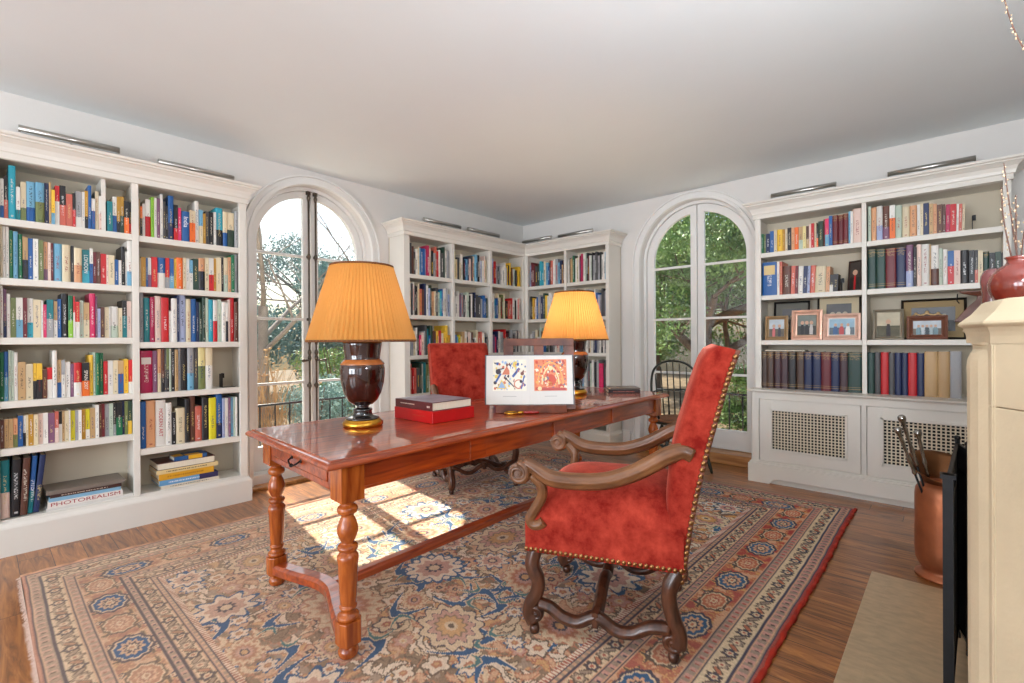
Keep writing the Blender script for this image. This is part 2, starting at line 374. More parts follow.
# thresholds
struct(MB().box(-1, 5.4, 4.545, 6.9, -.29, -.20).box(5.2, 7.4, -1, 4.545, -.29, -.20).build('trim_5', mat('bounce_terrace', (222, 214, 200), .8, noise=.06, nscale=6)))  # pale ground added out of view to bounce sunlight up to the ceiling
struct(MB().box(1.49, 2.60, 4.225, 4.54, .0, .10).build('trim_1', M['trim'], bevel=.004))
struct(MB().box(1.44, 2.65, 4.12, 4.225, 0, .028).build('trim_2', M['oak'], bevel=.006))
struct(MB().box(4.80, 4.875, 1.30, 2.54, 0, .10).box(4.875, 5.19, 1.356, 2.524, 0, .10).build('trim_3', M['oak'], bevel=.006))

# ------------------------------------------------------------------ bookcases
CROWN = [(0, 2.24), (.012, 2.24), (.012, 2.275), (.02, 2.28), (.024, 2.30), (.034, 2.325), (.056, 2.345), (.066, 2.35), (.066, 2.358), (.08, 2.364), (.085, 2.378), (0, 2.378)]
PLINTH = [(0, 0), (.022, 0), (.022, .155), (.018, .165), (.008, .178), (.004, .19), (0, .19)]
def shelf_run(root, ax, bays, front, back, z_head, z_bot, tr):
    """bays: list of (a0,a1,[shelf top heights]); tr maps (a,d,z)"""
    def B(mb, a0, a1, d0, d1, z0, z1):
        p = tr(a0, d0, z0); q = tr(a1, d1, z1); mb.box(*[t for k in range(3) for t in sorted((p[k], q[k]))]); return mb
    for a0, a1, zs in bays:
        for z in zs: B(MB(), a0, a1, front+.006, back, z-.04, z).build('shelf', M['case'], root, bevel=.003)
    return B
def bookcase_left():
    root = thing('bookcase', 'white built-in bookcase left of the arched window with dark iron window bolts', 'bookcase', (.72, 4.08, 0))
    o = root.location; f, b = 3.95, 4.21
    X0, X1 = .03, 1.365
    tr = lambda a, d, z: (a-o[0], d-o[1], z)
    bays = [(.075, .674, (1.908, 1.570, 1.232, .870, .602)), (.710, 1.314, (1.905, 1.570, 1.202, .862, .494))]
    B = shelf_run(root, 0, bays, f, b, 2.24, .2, tr)
    mb = MB()
    for a0, a1 in ((X0, .075), (.674, .710), (1.314, X1)): B(mb, a0, a1, f, f+.025, .19, 2.24)
    B(mb, X0, X1, f, f+.025, 2.24, 2.30)
    mb.build('face_frame', M['case'], root, bevel=.002)
    mb = MB()
    B(mb, X0+.002, X0+.022, f+.02, b, 0, 2.3); B(mb, .682, .702, f+.02, b, .2, 2.3); B(mb, X1-.022, X1-.002, f+.02, b, 0, 2.3)
    B(mb, X0+.02, X1-.02, f+.01, b-.012, 2.242, 2.262); B(mb, X0+.02, X1-.02, f+.006, b-.012, .16, .2)
    mb.build('carcass', M['case'], root)
    B(MB(), X0, X1, b-.012, b, 0, 2.3).build('back_panel', M['back'], root)
    B(MB(), .526, .547, f+.035, b-.014, 1.909, 2.239).build('partition', M['case'], root)
    path = [(X0-o[0], b-o[1]), (X0-o[0], f-o[1]), (X1-o[0], f-o[1]), (X1-o[0], b-o[1])]
    MB().sweep(path, CROWN).build('crown_moulding', M['case'], root)
    MB().sweep(path, PLINTH).build('plinth', M['case'], root)
    return root
def bookcase_corner():
    root = thing('corner_bookcase', 'white L-shaped built-in bookcase filling the corner behind the desk', 'bookcase', (4.5, 3.9, 0))
    o = root.location; zs = (1.864, 1.458, 1.055, .67, .30)
    trA = lambda a, d, z: (a-o[0], d-o[1], z)
    trB = lambda a, d, z: (d-o[0], a-o[1], z)
    f, b = 3.95, 4.21
    BA = shelf_run(root, 0, [(2.857, 3.406, zs), (3.441, 3.975, zs), (4.015, 4.56, zs)], f, b, 2.24, .2, trA)
    fB, bB = 4.60, 4.86
    BB = shelf_run(root, 1, [(3.354, 3.91, zs), (2.795, 3.32, zs)], fB, bB, 2.24, .2, trB)
    mb = MB()
    for a0, a1 in ((2.79, 2.857), (3.406, 3.441), (3.975, 4.015), (4.56, 4.60)): BA(mb, a0, a1, f, f+.025, .19, 2.24)
    BA(mb, 2.79, 4.60, f, f+.025, 2.24, 2.30)
    for a0, a1 in ((3.91, 3.95), (3.32, 3.354), (2.755, 2.795)): BB(mb, a0, a1, fB, fB+.025, .19, 2.24)
    BB(mb, 2.755, 3.95, fB, fB+.025, 2.24, 2.30)
    mb.build('face_frame', M['case'], root, bevel=.002)
    mb = MB()
    for a in (2.792, 3.414, 3.985, 4.575): BA(mb, a, a+.02, f+.02, b, 0, 2.3)
    for a in (3.925, 3.327, 2.757): BB(mb, a, a+.02, fB+.02, bB, 0, 2.3)
    BA(mb, 2.80, 4.60, f+.01, b-.012, 2.242, 2.262); BB(mb, 2.76, 3.95, fB+.01, bB-.012, 2.242, 2.262)
    BA(mb, 2.80, 4.60, f+.006, b-.012, .16, .2); BB(mb, 2.76, 3.95, fB+.006, bB-.012, .16, .2)
    mb.build('carcass', M['case'], root)
    mb = MB(); BA(mb, 2.79, 4.60, b-.012, b, 0, 2.3); BB(mb, 2.755, 3.95, bB-.012, bB, 0, 2.3); mb.build('back_panel', M['back'], root)
    path = [(2.79-o[0], b-o[1]), (2.79-o[0], f-o[1]), (4.60-o[0], f-o[1]), (4.60-o[0], 2.755-o[1]), (4.86-o[0], 2.755-o[1])]
    MB().sweep(path, CROWN).build('crown_moulding', M['case'], root)
    MB().sweep(path, PLINTH).build('plinth', M['case'], root)
def bookcase_right():
    root = thing('radiator_bookcase', 'white bookcase with grille-fronted cupboards between the arched window and the fireplace', 'bookcase', (4.6, .5, 0))
    o = root.location; f, b = 4.57, 4.86; Y0, Y1 = -.29, 1.272
    tr = lambda a, d, z: (d-o[0], a-o[1], z)
    zs = (1.943, 1.575, 1.188)
    B = shelf_run(root, 1, [(.512, 1.227, zs), (-.253, .482, zs)], f, b, 2.24, .775, tr)
    mb = MB()
    for a0, a1 in ((1.227, Y1), (.482, .512), (Y0, -.253)): B(mb, a0, a1, f, f+.025, .77, 2.24)
    B(mb, Y0, Y1, f, f+.025, 2.24, 2.30); mb.build('face_frame', M['case'], root, bevel=.002)
    mb = MB()
    for a in (1.245, .488, Y0+.002): B(mb, a, a+.02, f+.02, b, .775, 2.3)
    B(mb, Y0+.02, Y1-.02, f+.01, b-.012, 2.242, 2.262)
    mb.build('carcass', M['case'], root)
    B(MB(), Y0, Y1, b-.012, b, .6, 2.3).build('back_panel', M['back'], root)
    path = [(b-o[0], Y1-o[1]), (f-o[0], Y1-o[1]), (f-o[0], Y0-o[1]), (b-o[0], Y0-o[1])]
    MB().sweep(path, CROWN).build('crown_moulding', M['case'], root)
    # counter and cupboard
    c0 = 4.415; YL, YR = 1.262, -.42
    cp = [(b-o[0], YL-o[1]), (c0-o[0], YL-o[1]), (c0-o[0], YR-o[1]), (b-o[0], YR-o[1])]
    MB().sweep(cp, [(0, .75), (.012, .75), (.014, .757), (.028, .763), (.03, .775), (0, .775)]).build('counter', M['case'], root)
    B(MB(), YR, YL, c0-.001, b, .751, .7748).build('counter_top', M['case'], root)
    mb = MB()
    B(mb, YR, YL, c0+.022, c0+.04, .12, .75); B(mb, YL-.02, YL, c0+.01, b, .0, .75); B(mb, YR, YR+.02, c0+.01, b, .0, .75)
    B(mb, YR, YL, c0, c0+.022, .70, .75); B(mb, YR, YL, c0, c0+.022, .12, .182); B(mb, 1.205, YL, c0, c0+.022, .182, .70); B(mb, .47, .50, c0, c0+.022, .182, .70)
    B(mb, -.29, -.26, c0, c0+.022, .182, .70)
    mb.build('cabinet_carcass', M['case'], root, bevel=.002)
    # plinth board with shaped cut-out
    pl = MB()
    pth = [(1.285, 0), (1.285, .155), (-.42, .155), (-.42, .045), (1.06, .045), (1.085, .03), (1.10, .028), (1.12, 0)]
    pl.prism([(a-o[1], z) for a, z in pth], c0-.03-o[0], c0-.005-o[0], fn=lambda x, y, z: (z, x, y))
    B(pl, -.42, 1.275, c0-.018, c0+.01, .155, .17); B(pl, -.42, 1.268, c0-.008, c0+.01, .17, .18); B(pl, 1.26, 1.285, c0-.02, 4.80, 0, .155)
    pl.build('plinth', M['case'], root, bevel=.003)
    B(MB(), -.42, 1.24, c0+.002, c0+.02, 0, .13).build('toe_kick', M['case'], root)
    for (a0, a1) in ((.505, 1.20), (-.255, .465)):
        mb = MB(); g0, g1 = a0+.092, a1-.092
        B(mb, a0, g0, c0-.004, c0+.018, .186, .695); B(mb, g1, a1, c0-.004, c0+.018, .186, .695)
        B(mb, g0, g1, c0-.004, c0+.018, .186, .285); B(mb, g0, g1, c0-.004, c0+.018, .612, .695)
        dr = mb.build('cupboard_door', M['case'], root, bevel=.003)
        mb = MB(); pr_ = [(0, 0), (0, .012), (.012, .012), (.02, .004), (.02, 0)]
        for (p, q, r_, s_) in ((g0-.012, g0+.006, .273, .624), (g1-.006, g1+.012, .273, .624)): B(mb, p, q, c0-.012, c0+.004, r_, s_)
        for (r_, s_) in ((.273, .291), (.606, .624)): B(mb, g0-.012, g1+.012, c0-.012, c0+.004, r_, s_)
        mb.build('door_moulding', M['case'], dr, bevel=.004)
        gr = MB(); n = 22
        for i in range(n+1):
            y = g0+(g1-g0)*i/n; B(gr, y-.0045, y+.0045, c0+.006, c0+.009, .285, .612)
        for i in range(15):
            z = .285+(.327)*i/14; B(gr, g0, g1, c0+.0045, c0+.0075, z-.004, z+.004)
        gr.build('lattice_grille', M['grille'], dr)
        B(MB(), g0, g1, c0+.012, c0+.016, .285, .612).build('grille_backing', M['dark'], dr)
M['grille'] = mat('cream_lattice', (222, 210, 186), .5)
bookcase_left(); bookcase_corner(); bookcase_right()
for i_, (a_, b_, z_) in enumerate(ADDED_UPL):  # stands and bowls around the added fill lights
    t = thing('added_fill_lamp', ('black torchere-shaped fill lamp added beside the near end of the mantel', 'black torchere-shaped fill lamp added in the middle of the unseen half of the room')[i_], 'lamp', (a_, b_, 0), 0, 'added fill lamps outside the view')
    MB().lathe([(.13, 0), (.13, .012), (.02, .03), (.011, .05), (.011, z_-.10), (.03, z_-.07), (.15, z_-.005), (.158, z_), (.15, z_-.001), (.14, z_-.012), (.02, z_-.05)], n=28).build('stand_and_bowl', M['iron'], t)
# picture lights
def picture_light(a0, a1, wall, z, zc, label):
    L_ = a1-a0
    if wall == 'A': t = thing('picture_light', label, 'light', ((a0+a1)/2, 4.09, 2.378), 0, 'picture lights over the bookcases')
    else: t = thing('picture_light', label, 'light', (4.73, (a0+a1)/2, 2.378), -PI/2, 'picture lights over the bookcases')
    zz = z-2.378
    MB().tube([(-L_/2, 0, zz), (L_/2, 0, zz)], .021, 14).build('light_tube', M['steel'], t)
    MB().box(-L_/2+.01, L_/2-.01, -.006, .012, zz-.022, zz-.015).build('diffuser_strip', M['ceil'], t)
    MB().tube([(0, .03, 0), (0, .03, .03), (0, .02, zz-.02), (0, 0, zz-.012)], .006, 8).lathe([(.02, 0), (.02, .006), (.008, .012)], (0, .03, 0), 14).build('bracket', M['bolt'], t)
    return t
for a0, a1, wl, z, lb in ((.164, .635, 'A', 2.475, 'leftmost slim nickel picture light, above the outer bay of the left bookcase'),
    (.846, 1.325, 'A', 2.46, 'slim nickel picture light above the left bookcase, next to the arched window'),
    (3.14, 3.648, 'A', 2.475, 'slim nickel picture light on the corner bookcase, nearest the left arched window'),
    (3.763, 4.274, 'A', 2.475, 'slim nickel picture light on the left wing of the corner bookcase, nearer the corner'),
    (3.632, 4.10, 'B', 2.465, 'slim nickel picture light on the right wing of the corner bookcase, beside the corner'),
    (3.04, 3.52, 'B', 2.455, 'slim nickel picture light on the right wing of the corner bookcase, farther from the corner'),
    (.698, 1.181, 'B', 2.465, 'slim nickel picture light above the right bookcase, beside the right arched window'),
    (-.129, .364, 'B', 2.465, 'rightmost slim nickel picture light, nearest the fireplace')):
    picture_light(a0, a1, wl, z, 2.378, lb)
# ------------------------------------------------------------------ books
PAL = dict(w=('white', (232, 228, 220)), c=('cream', (222, 206, 172)), t=('tan', (196, 160, 112)), g=('green', (20, 110, 70)), G=('lime green', (140, 196, 60)),
  b=('blue', (32, 92, 158)), n=('navy', (28, 42, 84)), u=('light blue', (112, 170, 200)), q=('teal', (16, 122, 130)), Q=('turquoise', (44, 164, 186)),
  r=('red', (204, 28, 34)), m=('maroon', (108, 26, 36)), k=('black', (32, 30, 33)), K=('charcoal', (76, 74, 76)), e=('grey', (160, 160, 162)),
  o=('orange', (238, 112, 36)), y=('yellow', (236, 190, 56)), Y=('lemon yellow', (222, 208, 40)), p=('pink', (226, 48, 104)), P=('pale pink', (232, 204, 190)),
  v=('mauve', (126, 84, 112)), s=('salmon', (206, 104, 86)), h=('brown', (98, 58, 44)), H=('apricot', (216, 158, 114)), l=('olive', (116, 126, 74)),
  a=('pale green', (190, 204, 186)), d=('dark green', (42, 68, 54)), j=('mustard', (192, 142, 46)), z=('crimson', (182, 24, 78)), L=('lavender', (170, 180, 214)),
  F=('pale yellow', (228, 214, 150)), D=('bottle green', (24, 62, 54)), x=('plum', (70, 42, 50)), X=('dark brown', (76, 52, 40)))
def book_mat():
    m = bpy.data.materials.new('book_cloth'); n, N, L = link_nodes(m); b = N['Principled BSDF']; b.inputs['Roughness'].default_value = .42
    tc = N.new('ShaderNodeTexCoord'); sg = N.new('ShaderNodeSeparateXYZ'); L.new(tc.outputs['Generated'], sg.inputs[0]); U, D_, V = sg.outputs
    so = N.new('ShaderNodeSeparateXYZ'); L.new(tc.outputs['Object'], so.inputs[0])
    def at_(nm, col=False):
        a = N.new('ShaderNodeAttribute'); a.attribute_type = 'OBJECT'; a.attribute_name = nm; return a.outputs['Color' if col else 'Fac']
    oi = N.new('ShaderNodeObjectInfo'); base = oi.outputs['Color']; c2 = at_('c2', True); tc_ = at_('tcol', True)
    split, seed, style = at_('split'), at_('seed'), at_('style')
    front = math_(N, L, 'LESS_THAN', D_, .06)
    low = math_(N, L, 'LESS_THAN', V, split)
    mx = N.new('ShaderNodeMix'); mx.data_type = 'RGBA'; L.new(low, mx.inputs[0]); L.new(base, mx.inputs[6]); L.new(c2, mx.inputs[7])
    # lettering: rows of small irregular glyph-like marks running down the spine
    zz = math_(N, L, 'MULTIPLY', so.outputs[2], 230); gx = math_(N, L, 'MULTIPLY', U, 7.0)
    cb = N.new('ShaderNodeCombineXYZ'); L.new(math_(N, L, 'ADD', gx, math_(N, L, 'MULTIPLY', seed, 91)), cb.inputs[0]); L.new(zz, cb.inputs[1]); L.new(math_(N, L, 'MULTIPLY', seed, 37), cb.inputs[2])
    t = N.new('ShaderNodeTexNoise'); t.inputs['Scale'].default_value = .85; t.inputs['Detail'].default_value = 1; L.new(cb.outputs[0], t.inputs['Vector'])
    g1 = math_(N, L, 'MULTIPLY', math_(N, L, 'GREATER_THAN', t.outputs['Fac'], .53), .72)
    inu = math_(N, L, 'MULTIPLY', math_(N, L, 'GREATER_THAN', U, .34), math_(N, L, 'LESS_THAN', U, .66))
    v0 = math_(N, L, 'MULTIPLY_ADD', seed, .14, .2); v1 = math_(N, L, 'ADD', v0, math_(N, L, 'MULTIPLY_ADD', math_(N, L, 'FRACT', math_(N, L, 'MULTIPLY', seed, 7.3)), .35, .26))
    inv = math_(N, L, 'MULTIPLY', math_(N, L, 'GREATER_THAN', V, v0), math_(N, L, 'LESS_THAN', V, v1))
    txt = math_(N, L, 'MULTIPLY', math_(N, L, 'MULTIPLY', g1, inu), inv)
    # publisher mark low, small second line high
    a1 = math_(N, L, 'MULTIPLY', math_(N, L, 'GREATER_THAN', V, .05), math_(N, L, 'LESS_THAN', V, .085))
    mk = math_(N, L, 'MULTIPLY', math_(N, L, 'MULTIPLY', a1, inu), math_(N, L, 'MULTIPLY', math_(N, L, 'GREATER_THAN', seed, .62), .6))
    # gilt bands (style 1): rules near head and foot plus a title block
    def band(a, b_): return math_(N, L, 'MULTIPLY', math_(N, L, 'GREATER_THAN', V, a), math_(N, L, 'LESS_THAN', V, b_))
    bb = band(.90, .915)
    for a, b_ in ((.97, .985), (.07, .085), (.12, .13)): bb = math_(N, L, 'MAXIMUM', bb, band(a, b_))
    blk = math_(N, L, 'MULTIPLY', math_(N, L, 'MULTIPLY', band(.8, .96), g1), math_(N, L, 'MULTIPLY', math_(N, L, 'GREATER_THAN', U, .15), math_(N, L, 'LESS_THAN', U, .85)))
    gilt = math_(N, L, 'MULTIPLY', math_(N, L, 'MAXIMUM', bb, blk), math_(N, L, 'MULTIPLY', math_(N, L, 'GREATER_THAN', style, .5), .62))
    plain = math_(N, L, 'LESS_THAN', style, .5)
    tt = math_(N, L, 'MULTIPLY', math_(N, L, 'MAXIMUM', txt, mk), plain)
    allm = math_(N, L, 'MULTIPLY', math_(N, L, 'MAXIMUM', tt, gilt), front)
    m2 = N.new('ShaderNodeMix'); m2.data_type = 'RGBA'; L.new(allm, m2.inputs[0]); L.new(mx.outputs[2], m2.inputs[6]); L.new(tc_, m2.inputs[7])
    L.new(m2.outputs[2], b.inputs['Base Color']); return m
M['book'] = book_mat()
rnd = random.Random(7)
def set_look(o, c1, c2=None, split=None, style=0, tcol=None, jit=.06):
    a = srgb(c1); j = 1+rnd.uniform(-jit, jit)*1.6; a = tuple(min(1, x*j) for x in a)
    o.color = (*a, 1); o['c2'] = [float(x) for x in (srgb(c2) if c2 else a)]; o['split'] = float(split if split is not None else (rnd.uniform(.3, .62) if c2 else 0))
    lum = .3*c1[0]+.6*c1[1]+.1*c1[2]
    if tcol is None: tcol = rnd.choice([(30, 28, 30), (150, 30, 30), (40, 60, 110), (60, 60, 60)]) if lum > 150 else rnd.choice([(235, 228, 210), (225, 200, 130), (240, 240, 240)])
    o['tcol'] = [float(x) for x in srgb(tcol)]; o['seed'] = rnd.random(); o['style'] = float(style)
def book_geo(w, h, d, hard=None, rounded=None):
    """spine at y=0 facing -Y, x 0..w, z 0..h; returns cover MB, pages MB"""
    hard = (h > .25 or w > .035) if hard is None else hard
    t = min(.0028 if hard else .0012, w*.2); bow = min(.006, w*.16) if (rounded or (rounded is None and hard)) else .0005
    out = [(0, d), (0, bow)] + ([(w*.12, bow*.35), (w*.32, bow*.05), (w*.68, bow*.05), (w*.88, bow*.35)] if bow > .001 else []) + [(w, bow), (w, d), (w-t, d), (w-t, bow+t), (t, bow+t), (t, d)]
    c = MB().prism(out, 0, h)
    g = .004 if hard else 0.0004
    p = MB().box(t, w-t, bow+t, d-g, g, h-g)
    return c, p
ORD = ['', 'first', 'second', 'third', 'fourth', 'fifth', 'sixth', 'seventh', 'eighth', 'ninth', 'tenth', 'eleventh', 'twelfth']
def colour_name(c):
    q = [PAL[k][0] for k in c.split('/')]; return q[0] if len(q) == 1 else q[0]+'-and-'+q[1]
def run(rowkey, st, z, data, frame, where, group, styles=None, dmax=.2):
    """frame(u) -> world matrix of a book whose left edge sits at u along the shelf"""
    items = []; u = 0
    for s in data.split(';'):
        f = s.split(); w_, h_ = int(f[1])/1000, int(f[2])/1000; ln = int(f[3])/100 if len(f) > 3 else 0
        if f[0] != '-': items.append([f[0], u, w_, h_, ln])
        u += w_
    n = len(items); names = [colour_name(i[0]) for i in items]; big = sorted(i[3] for i in items)
    base = []
    for k in range(n):
        w_, h_ = items[k][2], items[k][3]; sz = ''
        if h_ > big[int(n*.9)]-.001 and n > 6: sz = 'tall '
        elif h_ < big[int(n*.12)]+.001 and n > 6: sz = 'short '
        elif w_ > .037: sz = 'thick '
        elif w_ < .0135: sz = 'thin '
        base.append(sz+names[k])
    labels = []
    for k in range(n):
        l = base[k]+' book'
        K_ = names if base[k] == names[k] else base
        if K_.count(K_[k]) > 1:
            if k == 0: l += ' at the left end'
            elif k == n-1: l += ' at the right end'
            else:
                pr = (names[k-1], names[k+1]); same = [q for q in range(1, n-1) if K_[q] == K_[k] and (names[q-1], names[q+1]) == pr]
                if len(same) == 1: l += f' between {pr[0]} and {pr[1]}'
                else:
                    idx = [q for q in range(n) if K_[q] == K_[k]].index(k)+1; l = f'{ORD[idx]} {K_[k]} book from the left'
        labels.append(l+', '+where)
    for k, (c, u, w_, h_, ln) in enumerate(items):
        gap = min(.0012, w_*.06); d = min(dmax, max(.11, h_*.72))
        cs = c.split('/'); style = 1 if (styles and cs[0] in styles) else 0
        cv, pg = book_geo(w_-gap, h_, d, rounded=True if style else None)
        if ln:
            ang = math.atan(ln)
            dx = (lambda p: Vector((p.x*math.cos(ang)+p.z*math.sin(ang), p.y, max(0, p.z*math.cos(ang)-p.x*math.sin(ang)+(w_-gap)*math.sin(ang)))))
            cv.map(dx); pg.map(dx)
        b = cv.build('book', M['book'], fix=False); m_ = frame(u+rnd.uniform(0, .0003), rnd.uniform(-.006, .008), z); b.matrix_world = m_
        p = pg.build('pages', M['paper'], b, fix=False)
        if ln: p.visible_shadow = True
        tag(b, labels[k], 'book', group)
        set_look(b, PAL[cs[0]][1], PAL[cs[1]][1] if len(cs) > 1 else None, style=style, tcol=(186, 152, 92) if style else (PAL[cs[0]][1] if rowkey == 'C14' else None))
        b['title_w'] = w_
        BOOKS[(rowkey, k)] = (b, w_-gap, h_)
BOOKS = {}
ROWS = [
('A11',0.085,1.908,"w/b 15 225;k/s 17 248;Q 31 309;w/q 18 193;c/l 24 227;u/b 38 235;u/l 39 239;n 19 245;t 10 252;y/u 16 210;r/w 21 240;k/s 28 246;s 29 199;k/r 14 210;e/w 29 225;w 14 228;j/k 16 238;b 16 274;w/b 17 196;c 18 247;w/P 18 221;- 22 0;q 29 197;w/b 21 232;j/k 17 236;j/d 19 240;k/o 25 214;k/r 17 213"),
('A12',0.083,1.57,"c 10 302;w 12 296;w 14 295;g 16 278;u 20 273;g 18 261;t/k 23 248;b 20 243;w 23 243;l 22 238;H/v 18 233;P 13 230;m 11 228;u 39 229;c 39 227;k 14 224;c/H 37 213;q/Q 36 209;w/b 16 220;m 16 200;h 20 203;r 29 195;P 11 191;c 30 190;b 20 166;w 14 163;k 20 255;w 10 225;w/u 26 296"),
('A13',0.081,1.232,"w 13 294;v/n 13 278;w 15 251;l 23 229;w/u 28 231;m 17 232;w/Q 25 230;c 33 224;w 9 220;p 15 197;q/e 30 227;t/w 17 219;b 17 233;k 32 268;g/G 22 257;r/w 8 253;r/w 21 221;a 19 230;t/c 28 219;p 29 277;v 8 260;L 15 183;h 20 193;c 22 194;w 7 194;w/a 40 200;c 20 192;k/q 25 243;P 24 239"),
('A14',0.079,0.87,"g 16 279;b/u 17 282;a 12 290;a 10 286;w 16 277;t 33 221;c 30 208;y/k 14 211;y/k 25 210;h 20 173;r/w 23 184;w 21 284;t/b 19 228;e/w 16 227;w 24 214;v 15 201;r/w 38 208;k/o 35 206;y 18 253;a 12 270;g 19 265;g 19 265;r 22 212;w 26 215;c 25 216;t/b 28 213;y 25 222;r/w 20 216"),
('A15',0.077,0.602,"h 17 164;t 17 166;t 18 166;H/l 19 166;b 22 179;w/k 11 177;c 10 180;j 22 182;c 20 179;P 20 181;w 22 183;v 29 179;s/P 17 187;k/w 15 184;t 12 184;c 18 185;w 7 190;Y 22 184;e 14 184;w 16 184;j 19 186;Y/w 20 186;t 25 188;w 18 206;h 14 208;m 15 212;e 21 207;a 21 209;k/e 14 212;k/g 31 214;n 12 217;l 17 215;d/y 21 216"),
('A16',0.076,0.205,"q/P 38 329;k 39 326 3;h 31 328 5;b/q 23 332 7;n 26 333 10"),
('A21',0.714,1.905,"t 11 250;o/k 12 200;w 15 222;w/r 31 255;G 18 274;w 14 271;v 19 273;w 16 304;K 15 256;k 15 232;b/n 32 305;k/r 25 248;p 18 232;k 3 212;b 48 214;c/o 34 228;w 25 302;u/c 22 242;j 18 221;K 24 241;k 27 238;w 16 244;Q/k 46 280;c/b 29 260;c/d 49 261;e 24 278"),
('A22',0.718,1.57,"c 9 191;j 26 198;b 11 195;w/v 18 198;r 34 206;b/w 46 207;r/e 24 210;b/u 25 209;y 15 211;o 38 220;c 19 222;w 20 221;u/w 22 211;d 34 223;H/k 39 232;c 25 239;w/r 31 239;j 17 241;c 33 249;k 15 255;c/a 31 255;H 20 261;g 24 281;e 21 288"),
('A23',0.718,1.202,"e 22 336;q 33 296;z 28 303;P 35 313;r 44 303;w 14 214;w 33 302;n 12 322;L 42 329;c 28 302;b 34 304;n 18 285;d 21 282;d 18 320;a 21 317;Q 29 307;w/r 28 304;a 28 310;w 26 295;w/k 17 291;P 14 313;r 27 332;h 25 299"),
('A24',0.717,0.862,"z 71 282;v 27 281;H/c 20 292;h/k 18 292;K 10 296;l/k 15 299;a 12 295;k 22 299;t 20 287;e 15 297;k 40 294;e/u 39 304;K 27 301;F/l 46 304;c/w 46 299"),
('A25',0.715,0.494,"b 33 312;H 52 315;w 60 313;w 34 290;k 22 221;c 54 247;k 31 307;h 32 325;s 43 248;k 42 305;Y 48 300;b/n 40 322;L 16 291;w 25 289;v 13 292;u 20 290;a 13 293;w 13 292;d 6 296"),
('B11',1.235,1.945,"g 25 168;l 15 166;n 33 166;b 32 184;c 24 190;y 42 188;j 18 185;c 19 182;k 29 191;H 24 187;o 30 187;t/a 30 187;F 24 187;h/t 21 184;P 16 195;r 21 200;c 15 206;k/o 13 169;d 37 207;m 10 219;p/u 27 223;b 24 240;m 37 238;m 35 236;m 34 239;u 14 253;w 17 250;P 55 265"),
('B12',1.224,1.575,"b 115 288;w 20 285;s 22 283;h 63 239 2;s 30 236 3;m 21 235 3;w 38 229 3;n 29 226 4;L 20 224 4;s 37 224 4;c 73 212 4;H 27 205 4;k/w 24 137 4;k 35 138 3"),
('B14',1.239,0.775,"X 49 316;X 54 316;x 52 317;x 57 317;k 61 313;X 58 314;n 58 317;n 62 316;m 68 315;n 57 313;x 54 311;D 91 315"),
('C11',0.475,1.945,"a 20 268;H 32 254;w/L 38 258;h/v 41 250;w/o 34 249;a 39 242;c 44 225;H 41 225;w 19 227;c 16 229;n 32 228;t 22 221;H 21 215;h 30 204;h 15 201;z 23 196 1;r 33 193 1;w 11 191 2;s 18 187 2;c 13 185 2"),
('C12',0.478,1.575,"D 52 308;D 57 303;m 63 300;n 56 300;v/L 43 311;k 18 290;P 27 307;w 44 303;t 8 300;w/h 43 286;a 21 262;w 26 252;b/r 33 237;P 33 236;k 43 232;k 29 229;k/s 16 226;c 25 220;D 30 209;k 28 198;d 28 200;k 24 194;h 21 189"),
('C14',0.484,0.775,"D 46 315;K 37 317;r 48 318;K 37 314;n 39 315;n 37 314;r 51 316;n 41 314;t 73 327;t 65 327;e 60 330"),
]
WHERE = {'A11': 'left bookcase outer bay, top shelf', 'A12': 'left bookcase outer bay, second shelf', 'A13': 'left bookcase outer bay, third shelf', 'A14': 'left bookcase outer bay, fourth shelf',
 'A15': 'left bookcase outer bay, fifth shelf', 'A16': 'left bookcase outer bay, bottom', 'A21': 'left bookcase window bay, top shelf', 'A22': 'left bookcase window bay, second shelf',
 'A23': 'left bookcase window bay, third shelf', 'A24': 'left bookcase window bay, fourth shelf', 'A25': 'left bookcase window bay, fifth shelf',
 'B11': 'right bookcase window bay, top shelf', 'B12': 'right bookcase window bay, second shelf', 'B14': 'right bookcase window bay, bottom shelf',
 'C11': 'right bookcase fireplace bay, top shelf', 'C12': 'right bookcase fireplace bay, second shelf', 'C14': 'right bookcase fireplace bay, bottom shelf'}
for key, st, z, data in ROWS:
    if key[0] == 'A':
        fr_ = lambda u, dy, z, st=st: Matrix.Translation((st+u, 3.985+dy, z))
        grp = 'books on the shelves of the left bookcase'; sty = None
    else:
        fr_ = lambda u, dy, z, st=st: Matrix.Translation((4.60+dy, st-u, z)) @ Matrix.Rotation(-PI/2, 4, 'Z')
        grp = 'books on the shelves of the right bookcase'
        sty = {'B11': 'm', 'B14': 'hvknmDxX', 'C12': 'Dmn', 'C14': ''}.get(key)
    run(key, st, z, data, fr_, WHERE[key], grp, sty)
def text_on(book, w, h, s, size, col, m=None, z=None, vert=True, flip=1):
    """real lettering on a spine, as a child mesh"""
    cu = bpy.data.curves.new('title', 'FONT'); cu.body = s; cu.size = size; cu.align_x = 'CENTER'; cu.align_y = 'CENTER'; cu.extrude = .0003
    o = bpy.data.objects.new('tmp', cu); COL.objects.link(o); dg = bpy.context.evaluated_depsgraph_get(); me = bpy.data.meshes.new_from_object(o.evaluated_get(dg)); bpy.data.objects.remove(o)
    ob = bpy.data.objects.new('title', me); COL.objects.link(ob); me.materials.clear(); me.materials.append(mat('title_ink', col, .5)); ob.parent = book
    rot = Matrix.Rotation(PI/2, 4, 'X')
    if vert: rot = rot @ Matrix.Rotation(-PI/2, 4, 'Z')
    ob.matrix_local = Matrix.Translation((w/2, -.0009, z if z is not None else h/2)) @ rot
    return ob
